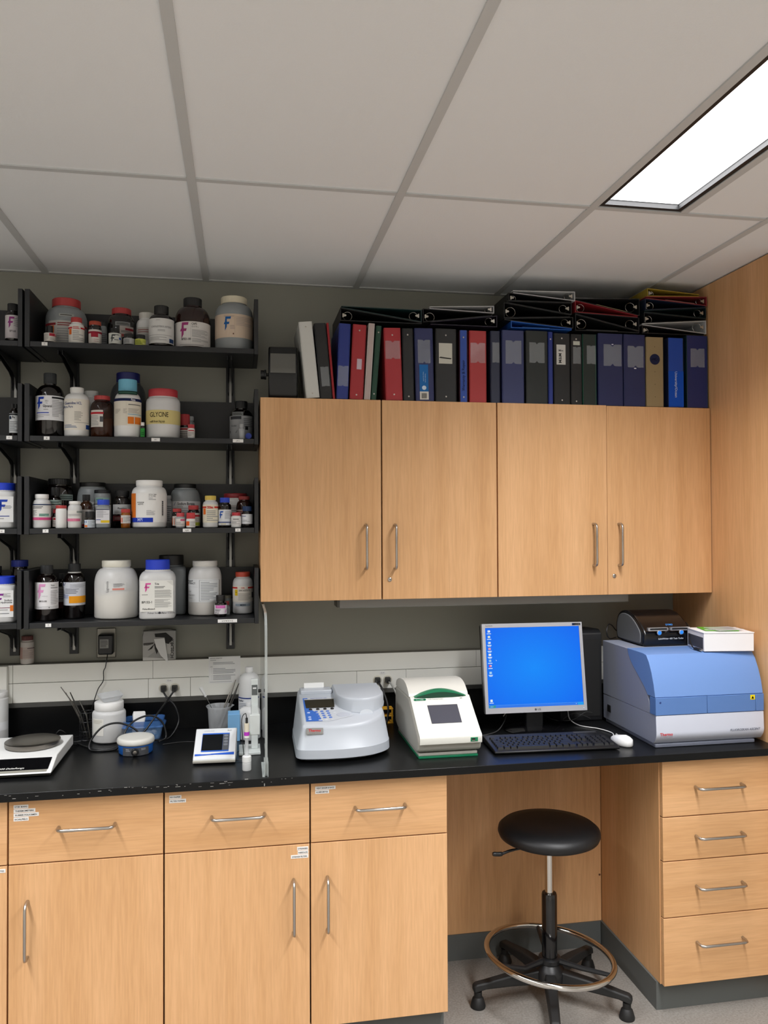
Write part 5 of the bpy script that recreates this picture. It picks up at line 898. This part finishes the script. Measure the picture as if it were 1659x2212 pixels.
prints([('R', .06, .885, .23, .94, '0E7A52'), ('O', .06, .9125, .0275, '0E7A52'), ('O', .23, .9125, .0275, '0E7A52'), ('T', .145, .895, .033, 'BIO-RAD', 'E8F0EC', 'c', .02), ('T', .28, .90, .028, 'T100 Thermal Cycler', '8A8A88', 'l', .005), ('L', .84, .90, .92, .925, 1, '55555A')], .212, .165, Sf(.0016)).build('lettering', None, fp, smooth=0)
# green crescent handle
n = 18; up = [(-.085+.19*i/n, .1835+.0235*math.sin(PI*i/n)) for i in range(n+1)]; m = MB()
MB().prism([(x+(xa+xb)/2-.008, z) for x, z in up]+[(x+(xa+xb)/2-.008, .1825-.006*math.sin(PI*i/n)) for i, (x, z) in reversed(list(enumerate(up)))], 'y', -.4795, -.452).build('handle', mGr, t)
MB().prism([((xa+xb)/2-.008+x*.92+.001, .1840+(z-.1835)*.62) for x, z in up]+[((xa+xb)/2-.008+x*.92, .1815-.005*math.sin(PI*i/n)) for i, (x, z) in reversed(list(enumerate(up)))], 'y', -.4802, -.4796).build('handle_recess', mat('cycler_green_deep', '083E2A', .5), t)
u = bx('usb_port', (.706, -.6328, .058), (.732, -.6305, .072), mGr, t, .001); bx('usb_slot', (.710, -.6334, .0635), (.722, -.6329, .069), mBlack, u); bx('usb_plug', (.711, -.6336, .0610), (.721, -.6329, .0632), mSteel, u)
prints([('R', .45, .1, .55, .9, 'A8A8A4'), ('R', .25, .45, .75, .55, 'A8A8A4')], .006, .010, flat((.739, -.6318, .065), (1, 0, 0), (0, 0, 1), .0004)).build('usb_mark', None, fp, smooth=0)
bx('plinth', (.530, -.602, .0075), (.738, -.24, .0178), mCg, t, .002); bx('green_foot', (.529, -.606, .0), (.739, -.24, .0073), mGr, t, .001)
# ------------------------------------------------------------------ monitor
t = thing('computer_monitor', 'silver-framed square monitor showing a blue desktop', 'monitor', (1.058, -.332, ZT+.074), R(-1.5))
tl = R(-8.5); Wm, Hm = .2045, .342
def M3(o): o.rotation_euler = (tl, 0, 0); return o
mSil = mat('monitor_silver', 'B9BAC0', .35, .25)
m = MB(); b_ = .0125
m.box((-Wm, -.008, 0), (Wm, .012, .021)); m.box((-Wm, -.008, Hm-b_-.003), (Wm, .012, Hm)); m.box((-Wm, -.008, .021), (-Wm+b_, .012, Hm-b_-.003)); m.box((Wm-b_, -.008, .021), (Wm, .012, Hm-b_-.003))
bz = M3(m.build('bezel', mSil, t))
M3(bx('back_shell', (-Wm+.002, .0125, .003), (Wm-.002, .045, Hm-.003), mBlack, t, .006))
# screen: blue desktop with a soft brighter centre (it is what the display shows)
ms = bpy.data.materials.new('desktop_picture'); ms.use_nodes = True; ms.cycles.emission_sampling = 'NONE'; nt = ms.node_tree; B = nt.nodes['Principled BSDF']
tc = nt.nodes.new('ShaderNodeTexCoord'); mp = nt.nodes.new('ShaderNodeMapping'); mp.inputs['Location'].default_value = (0, 0, -.17); mp.inputs['Scale'].default_value = (3.2, 0, 4)
gr = nt.nodes.new('ShaderNodeTexGradient'); gr.gradient_type = 'SPHERICAL'; rp_ = nt.nodes.new('ShaderNodeValToRGB')
rp_.color_ramp.elements[0].color = (*lin('0062F2'), 1); rp_.color_ramp.elements[1].color = (*lin('008CFF'), 1)
mp.vector_type = 'POINT'; nt.links.new(tc.outputs['Object'], mp.inputs['Vector']); nt.links.new(mp.outputs[0], gr.inputs['Vector']); nt.links.new(gr.outputs['Fac'], rp_.inputs[0])
nt.links.new(rp_.outputs[0], B.inputs['Emission Color']); B.inputs['Emission Strength'].default_value = 0.95; B.inputs['Base Color'].default_value = (.004, .004, .006, 1); B.inputs['Roughness'].default_value = .45; B.inputs['Specular IOR Level'].default_value = .15
mp.inputs['Location'].default_value = (0, 0, -.68)
sw, sh0, sh1 = Wm-b_-.0003, .0213, Hm-b_-.0033
scn = M3(bx('screen', (-sw, -.0055, sh0), (sw, -.0015, sh1), ms, t))
def em(h, s=.9):
    k = 'lit_'+h
    if k not in MATS: mat(k, h, .5, emit=s); MATS[k].cycles.emission_sampling = 'NONE'; MATS[k].node_tree.nodes['Principled BSDF'].inputs['Base Color'].default_value = (0, 0, 0, 1)
    return MATS[k]
_ink = ink
def ink(h): return em(h)
Wd, Hd = 2*sw, sh1-sh0
ics = []
for i, (v, c) in enumerate(((.965, 'CFE4F4'), (.895, 'DCE8D8'), (.82, 'BFD4E8'), (.745, 'E0A0B0'), (.67, 'F0F0F0'), (.595, '9AC8F0'), (.53, 'E04A78'), (.445, 'A8D8F8'))):
    ics += [('R', .025, v-.022, .050, v+.006, c), ('R', .016, v-.043, .060, v-.034, 'D8EEFF')]
    if i in (2, 3, 4, 7): ics += [('R', .022, v-.054, .054, v-.046, 'D8EEFF')]
    if i % 2 == 0: ics += [('O', .045, v-.006, .010, 'FFFFFF')]
ics += [('R', .022, .075, .045, .105, 'E8F4F0'), ('R', .012, .058, .055, .066, 'D8EEFF'), ('R', 0, 0, 1, .036, '1C78F0'), ('R', 0, .031, 1, .036, '58A8FF'), ('P', [(0, 0), (.072, 0), (.076, .018), (.072, .036), (0, .036)], '2FA468'), ('T', .036, .010, .016, 'start', 'E8FFE8', 'c', .01, .2), ('R', .94, 0, 1, .033, '18B8F0'), ('R', .918, .012, .926, .022, 'BFE8FF'), ('P', [(.098, .60), (.108, .585), (.102, .583)], 'E8F4FF')]
M3(prints(ics, Wd, Hd, flat((0, -.0055, (sh0+sh1)/2), (1, 0, 0), (0, 0, 1), .0004)).build('desktop_icons', None, scn and t, smooth=0))
ink = _ink
M3(prints([('T', .035, .9705, .013, 'FLATRON', '6A6C70', 'l', .005), ('R', .90, .964, .985, .988, '2A2C32'), ('R', .90, .964, .925, .988, '2A6AC0'), ('T', .955, .969, .012, 'L1930B', 'B9BCC0', 'c'), ('O', .488, .031, .0125, '55565A'), ('T', .508, .022, .022, 'LG', '55565A', 'l', .015)], 2*Wm, Hm, flat((0, -.0085, Hm/2), (1, 0, 0), (0, 0, 1), .0004)).build('lettering', None, t, smooth=0))
M3(MB().lathe([(.0022, 0), (.0015, .001)], seg=10).build('power_light', em('CFE4FF', 1.2), t)).location = (.19, -.0085, .010)
bx('neck', (-.035, .02, -.063), (.035, .055, .06), mBlack, t, .004)
MB().lathe([(.118, -.0735), (.120, -.071), (.10, -.064), (.05, -.060), (.001, -.059)], seg=48).build('base', mBlackGloss, t, (0, .03, 0)).scale = (1, .86, 1)
# computer case behind the monitor
t = thing('computer_case', 'black computer case behind the right side of the monitor', 'computer', (1.298, -.135, ZT))
MB().prism(rpoly([(-.085, 0), (.075, 0), (.075, .362), (-.06, .370), (-.085, .355)], .006, 3), 'x', -.095, .085).build('body', mat('case_black', '131417', .5), t, bevel=.003)
bx('front_grille', (-.085, -.0866, .02), (.075, -.0855, .33), mBlackSoft, t)
# keyboard
t = thing('computer_keyboard', 'black full-size keyboard before the monitor', 'keyboard', (1.030, -.535, ZT), R(-2.6))
MB().prism([(-.088, .003), (-.090, .010), (-.075, .015), (.088, .024), (.090, .020), (.088, .003)], 'x', -.2275, .2275).build('housing', mBlack, t, bevel=.0025)
bx('status_strip', (.118, .068, .0233), (.205, .086, .0242), mat('strip_grey', '3A3A3C', .4), t)
U = .01905; kcache = {}
def key(u, row, w, h=1.0, yo=0.0):
    k = (w, h)
    if k not in kcache:
        a, b = (w*U)/2-.0012, (h*U)/2-.0012
        kcache[k] = MB().loft([[(-a, -b, 0), (a, -b, 0), (a, b, 0), (-a, b, 0)], [(-a+.002, -b+.002, .0075), (a-.002, -b+.002, .0075), (a-.002, b-.001, .0085), (-a+.002, b-.001, .0085)]]).build('key', mat('key_black', '16171A', .5), t).data
        o = [q for q in t.children if q.data == kcache[k]][0]
    else: o = put('key', kcache[k], t)
    y = -.066+(row+(h-1)/2)*U+yo; o.location = (-.2145+(u+w/2)*U, y, .0145+(y+.075)*.054)
def rowkeys(u, row, ws, yo=0.0):
    for w in ws: key(u, row, w, 1.0, yo); u += w
rowkeys(0, 0, [1.25, 1.25, 1.25, 6.25, 1.25, 1.25, 1.25, 1.25]); rowkeys(0, 1, [2.25]+[1]*10+[2.75]); rowkeys(0, 2, [1.75]+[1]*11+[2.25]); rowkeys(0, 3, [1.5]+[1]*12+[1.5]); rowkeys(0, 4, [1]*13+[2])
rowkeys(0, 5, [1], .006); rowkeys(2, 5, [1]*4, .006); rowkeys(6.5, 5, [1]*4, .006); rowkeys(11, 5, [1]*4, .006)
rowkeys(15.25, 0, [1]*3); key(16.25, 1, 1); rowkeys(15.25, 3, [1]*3); rowkeys(15.25, 4, [1]*3); rowkeys(15.25, 5, [1]*3, .006)
rowkeys(18.5, 0, [2, 1]); rowkeys(18.5, 1, [1]*3); rowkeys(18.5, 2, [1]*3); rowkeys(18.5, 3, [1]*3); rowkeys(18.5, 4, [1]*4); key(21.5, 0, 1, 2.0); key(21.5, 2, 1, 2.0)
# mouse
t = thing('computer_mouse', 'white corded mouse right of the keyboard', 'mouse', (1.296, -.560, ZT), R(8))
rings = []
for z, s in ((0, .93), (.004, 1.0), (.012, 1.0), (.022, .9), (.029, .68), (.0335, .35)):
    rings.append([(.029*s*math.cos(a)*(1-.12*math.sin(a)), .055*s*math.sin(a)+(.0 if z < .02 else -.006), z*(1-.12*math.sin(a)) if z > .012 else z) for a in [2*PI*k/28 for k in range(28)]])
MB().loft(rings).build('body', mWhite, t, smooth=80)
MB().lathe([(.006, -.0025), (.007, 0), (.006, .0025)], seg=16).build('wheel', mat('wheel_grey', '8A8A88', .5), t, (0, .030, .0235), rot=(0, R(90), 0))
MB().tube(spline([(0, .052, .008), (.008, .075, .004), (.035, .10, .003), (.05, .14, .003), (.035, .20, .004), (-.005, .27, .003), (-.025, .31, .02), (-.02, .335, .05)], 10), .002, seg=7).build('cord', mWhite, t, smooth=70)
cable('tied bundle of thin dark leads beside the monitor foot', [(1.33, -.225, .925), (1.285, -.235, .945), (1.245, -.235, .950), (1.20, -.25, .93), (1.24, -.265, .935), (1.30, -.24, .955), (1.335, -.23, .95)], .0014, mat('lead_grey', '3A3A3A', .45))
cable('dark lead hanging in a loop under the monitor', [(1.105, -.23, .99), (1.125, -.215, .955), (1.17, -.196, .925), (1.215, -.215, CZ-.001), (1.235, -.24, .935), (1.25, -.23, .95)], .0018, mBlack)
cable('pale video lead dropping from the left of the monitor', [(.985, -.245, 1.02), (.972, -.25, .985), (.950, -.255, .958)], .0022, mat('pale_lead', 'C9C9C6', .5))
cable('black lead curving from the cycler to the monitor foot', [(.78, -.37, CZ-.001), (.84, -.36, CZ-.001), (.90, -.33, CZ+.004), (.945, -.28, .945), (.97, -.25, .975)], .002, mat('lead_grey'))
# ------------------------------------------------------------------ plate reader
t = thing('plate_reader', 'large blue and grey plate reader at the right end of the bench', 'instrument', (0, 0, ZT))
mRg = mat('reader_grey', '8F95A6', .5, bump=.08, bscale=900); mRl = mat('reader_light', 'C9CEDC', .4); mRb = mat('reader_blue', '6A8DC6', .42)
xa, xb = 1.385, 1.812
lw = MB().prism(rpoly([(-.227, .014), (-.227, .1105), (-.647, .1165), (-.650, .04), (-.628, .014)], [.003, 0, 0, .025, .006], 5), 'x', xa+.0005, xb).build('lower_body', mRl, t, bevel=.003, bseg=2)
lw.data.materials.append(mRg)
for p in lw.data.polygons:
    if p.normal.x < -.9: p.material_index = 1
bx('base_plate', (xa+.004, -.636, .0), (xb-.03, -.24, .0135), mat('reader_base', '6E7382', .5), t, .003)
cv = [(-.437, .3275), (-.444, .308), (-.459, .288), (-.478, .270), (-.502, .252), (-.550, .218), (-.572, .200), (-.588, .182), (-.600, .160), (-.605, .1165)]
sd = [(-.227, .1115), (-.227, .327)]+cv
MB().prism(sd, 'x', xa, xb-.002).build('upper_body', mRg, t, bevel=.002)
lip = [(a-.0008, b) for a, b in cv if b > .18]
MB().prism([(-.5895, .1808)]+lip[::-1]+[(-.56, .3278), (-.583, .324), (-.602, .302), (-.620, .267), (-.635, .227), (-.645, .1808)], 'x', xa-.0008, xb-.0005).build('hood', mRb, t, bevel=.003, bseg=2)
mRb2 = mat('reader_blue_lower', '567BB6', .42)
for a, b in ((xa-.0008, 1.585), (1.5865, 1.778), (1.7795, xb)): bx('front_door', (a, -.6485, .1180), (b, -.6065, .1798), mRb2, t, .0012)
ft = flat((0, 0, 0), (1, 0, 0), (0, 0, 1))
MB().lathe([(.004, 0), (.003, .0005), (.001, -.002)], seg=14).build('lock', mat('lock_blue', '24407E', .4), t, (1.402, -.6487, .163), rot=(R(90), 0, 0))
w_ = bx('warning_sticker', (1.757, -.6493, .160), (1.7755, -.6486, .177), ink('E8D420'), t); prints([('P', [(.2, .2), (.8, .2), (.5, .8)], '2A2A20'), ('P', [(.3, .26), (.7, .26), (.5, .66)], 'E8D420')], .0185, .017, flat((1.766, -.6493, .1685), (1, 0, 0), (0, 0, 1))).build('print', None, w_, smooth=0)
prints([('T', 0, 0, 1, 'Thermo', 'C8303A', 'l', .02)], .05, .0105, flat((1.424, -.6502, .051), (1, 0, 0), (0, 0, 1))).build('lettering', None, lw, smooth=0)
prints([('T', 0, 0, 1, 'S C I E N T I F I C', '8A6A78', 'l', 0, 0, 1.1)], .05, .0042, flat((1.424, -.6500, .0405), (1, 0, 0), (0, 0, 1), .0010)).build('lettering', None, lw, smooth=0)
prints([('T', 1, 0, 1, 'FLUOROSKAN ASCENT', '5A5E6C', 'r', .01, .3)], .1, .008, flat((1.745, -.6502, .054), (1, 0, 0), (0, 0, 1))).build('lettering', None, lw, smooth=0)
s_ = bx('power_switch', (xa-.003, -.295, .048), (xa+.0004, -.268, .076), mBlack, t, .001)
# label printer
t = thing('label_printer', 'black twin label printer standing on the plate reader', 'printer', (1.4585, 0, ZT+.3285))
pp = rpoly([(-.430, .0), (-.205, .0), (-.195, .055), (-.215, .112), (-.27, .127), (-.34, .118), (-.395, .085), (-.433, .05)], [.012, .015, .03, .03, .03, .04, .03, .02], 5)
MB().prism(pp, 'x', 0, .200).build('housing', mat('printer_black', '0C0C0E', .25), t, bevel=.008, bseg=3)
c0 = Vector((-.31, .058)); MB().prism([tuple(c0+(Vector(p)-c0)*.84) for p in pp], 'x', -.0065, -.0001).build('side_cover', mat('printer_side', '66686B', .45), t, bevel=.003)
MB().prism([tuple(c0+(Vector(p)-c0)*.92) for p in pp], 'x', -.003, -.0001).build('side_trim', mat('printer_trim', '17181A', .3), t)
for i in range(2):
    a = .012+i*.092; s_ = MB().prism(rpoly([(a, .0605), (a+.084, .0605), (a+.084, .0735), (a, .0735)], .004, 3), 'y', -.4405, -.43).build('slot_trim', mat('trim_silver', 'B9BBC0', .25, .8), t)
    bx('slot', (a+.008, -.4412, .0645), (a+.078, -.4406, .0705), mBlack, s_)
    MB().lathe([(.0098, 0), (.0098, .004), (.008, .005)], seg=22).build('button_ring', mat('trim_silver'), t, (a+.047, -.4365, .0535), rot=(R(90), 0, 0))
    MB().lathe([(.0072, .005), (.0072, .0062), (.005, .007)], seg=20).build('button', em('2A90FF', 1.0), t, (a+.047, -.4365, .0535), rot=(R(90), 0, 0))
prints([('T', .5, 0, 1, 'DYMO', '3A8AD8', 'c', .02)], .03, .0070, flat((.106, -.4255, .080), (1, 0, 0), (0, .45, .6), .004)).build('lettering', None, t, smooth=0)
prints([('T', .5, 0, 1, 'LabelWriter 450 Twin Turbo', 'C6C8CC', 'c', .02, .25)], .1, .0062, flat((.108, -.4365, .030), (1, 0, 0), (0, 0, 1), .0012)).build('lettering', None, t, smooth=0)
MB().tube(spline([(.03, -.198, .02), (.01, -.18, .03), (-.02, -.20, .055), (-.045, -.22, .06), (-.06, -.235, .03), (-.04, -.22, .004), (.0, -.195, .004)], 8), .0022, seg=7).build('cord', mBlack, t)
t = thing('usb_cable', 'black cable end draped between printer and white box', 'cable', (0, 0, ZT+.3285))
MB().tube(spline([(1.664, -.30, .07), (1.666, -.37, .082), (1.648, -.436, .062), (1.622, -.475, .034), (1.609, -.515, .010), (1.606, -.535, .0062)], 8), .0024, seg=7).build('lead', mBlack, t); bx('connector', (-.006, -.030, -.004), (.006, 0, .004), mBlack, t, .001, loc=(1.606, -.536, .0058), rot=(R(3), 0, R(4))); bx('plug_tip', (-.004, -.041, -.002), (.004, -.0305, .002), mSteel, t, loc=(1.606, -.536, .0058), rot=(R(3), 0, R(4)))
# white box with leaflets
t = thing('white_box', 'white cardboard box on the plate reader beside the printer', 'box', (1.6165, -.582, ZT+.3285), R(-8))
bx('carton', (.0, .0, .0), (.188, .147, .066), mat('box_white', 'E9E9EC', .6), t, .0015); bx('side_print', (-.0008, .008, .008), (-.0001, .139, .050), mat('box_dark_print', '4A4A52', .5), t)
bx('lid', (-.0015, -.0015, .0663), (.1895, .1485, .070), mat('box_white'), t, .001)
o = bx('leaflet', (-.062, -.05, 0), (.062, .05, .003), mat('green_leaflet', '5FA82A', .5), None, .0008, loc=(1.715, -.515, ZT+.3993), rot=(0, 0, R(-14))); tag(o, 'green leaflet lying on the white box', 'leaflet')
prints([('R', .0, .0, 1, .2, 'C9CCC8'), ('R', .72, .2, 1, 1, '3A3C40'), ('L', .1, .05, .8, .16, 2, '8A8C8A')], .122, .098, flat((0, 0, .003), (1, 0, 0), (0, 1, 0))).build('print', None, o, smooth=0)
o = bx('disc_sleeve', (-.055, -.045, 0), (.055, .045, .0025), mHazeC, None, .0006, loc=(1.728, -.535, ZT+.4032), rot=(0, 0, R(6))); tag(o, 'clear plastic sleeve on top of the leaflet', 'sleeve')

# ------------------------------------------------------------------ lab stool
t = thing('lab_stool', 'black round-seat stool with chrome foot ring in the knee space', 'stool', (1.030, -.520, 0), 0)
MB().lathe([(.10, .574), (.160, .577), (.178, .586), (.1835, .600), (.181, .613), (.168, .624), (.12, .631), (.05, .630), (.002, .629)], seg=64).build('seat', mat('seat_vinyl', '0E0E10', .5, bump=.05, bscale=700), t, smooth=80)
MB().lathe([(.09, .560), (.10, .5738)], seg=40).build('seat_plate', mBlack, t)
MB().lathe([(.0155, .36), (.0155, .5598)], seg=28).build('gas_lift', mChrome, t); MB().lathe([(.0275, .135), (.0275, .375), (.025, .381), (.016, .382)], seg=28).build('sleeve', mBlackGloss, t, smooth=40)
MB().tube(spline([(-.06, -.02, .560), (-.15, -.03, .556), (-.19, -.03, .546), (-.222, -.03, .548)], 6), [.004]*6+[.005]*6+[.008]*6+[.006], seg=8).build('height_lever', mBlack, t, smooth=60).scale = (1, 1, 1)
MB().lathe([(.050, .062), (.056, .070), (.056, .105), (.046, .118), (.034, .134), (.029, .138)], seg=36).build('hub', mBlack, t, smooth=40)
MB().tube([(.226*math.cos(2*PI*k/72), .226*math.sin(2*PI*k/72), .158+.022*(-math.cos(2*PI*k/72-.25))) for k in range(73)], .0105, seg=14).build('foot_ring', mChrome, t, smooth=80)
MB().lathe([(.036, .132), (.040, .136), (.040, .150), (.034, .154), (.029, .154)], seg=32).build('ring_collar', mBlack, t)
for k in range(3):
    a = R(200+120*k); MB().tube([(.034*math.cos(a), .034*math.sin(a), .143), (.12*math.cos(a), .12*math.sin(a), .140), (.217*math.cos(a), .217*math.sin(a), .156-.022*math.cos(a-.25))], [.011, .009, .0075], seg=8).build('spoke', mBlack, t)
for k in range(5):
    a = R(-36+72*k); ca, sa = math.cos(a), math.sin(a); m = MB()
    def sec(r, w, z0, z1): return [(r*ca-w*sa*s, r*sa+w*ca*s, z) for s, z in ((-1, z0), (1, z0), (.8, z1), (-.8, z1))]
    m.loft([sec(.045, .024, .066, .112), sec(.15, .021, .068, .104), sec(.245, .019, .066, .088), sec(.278, .018, .058, .084), sec(.288, .016, .056, .076)]); L = m.build('leg', mBlackSoft, t, bevel=.005, bseg=3)
    MB().lathe([(.026, 0), (.027, .006), (.020, .030), (.014, .036), (.014, .056)], seg=26).build('glide', mBlackSoft, L, (.270*ca, .270*sa, 0))
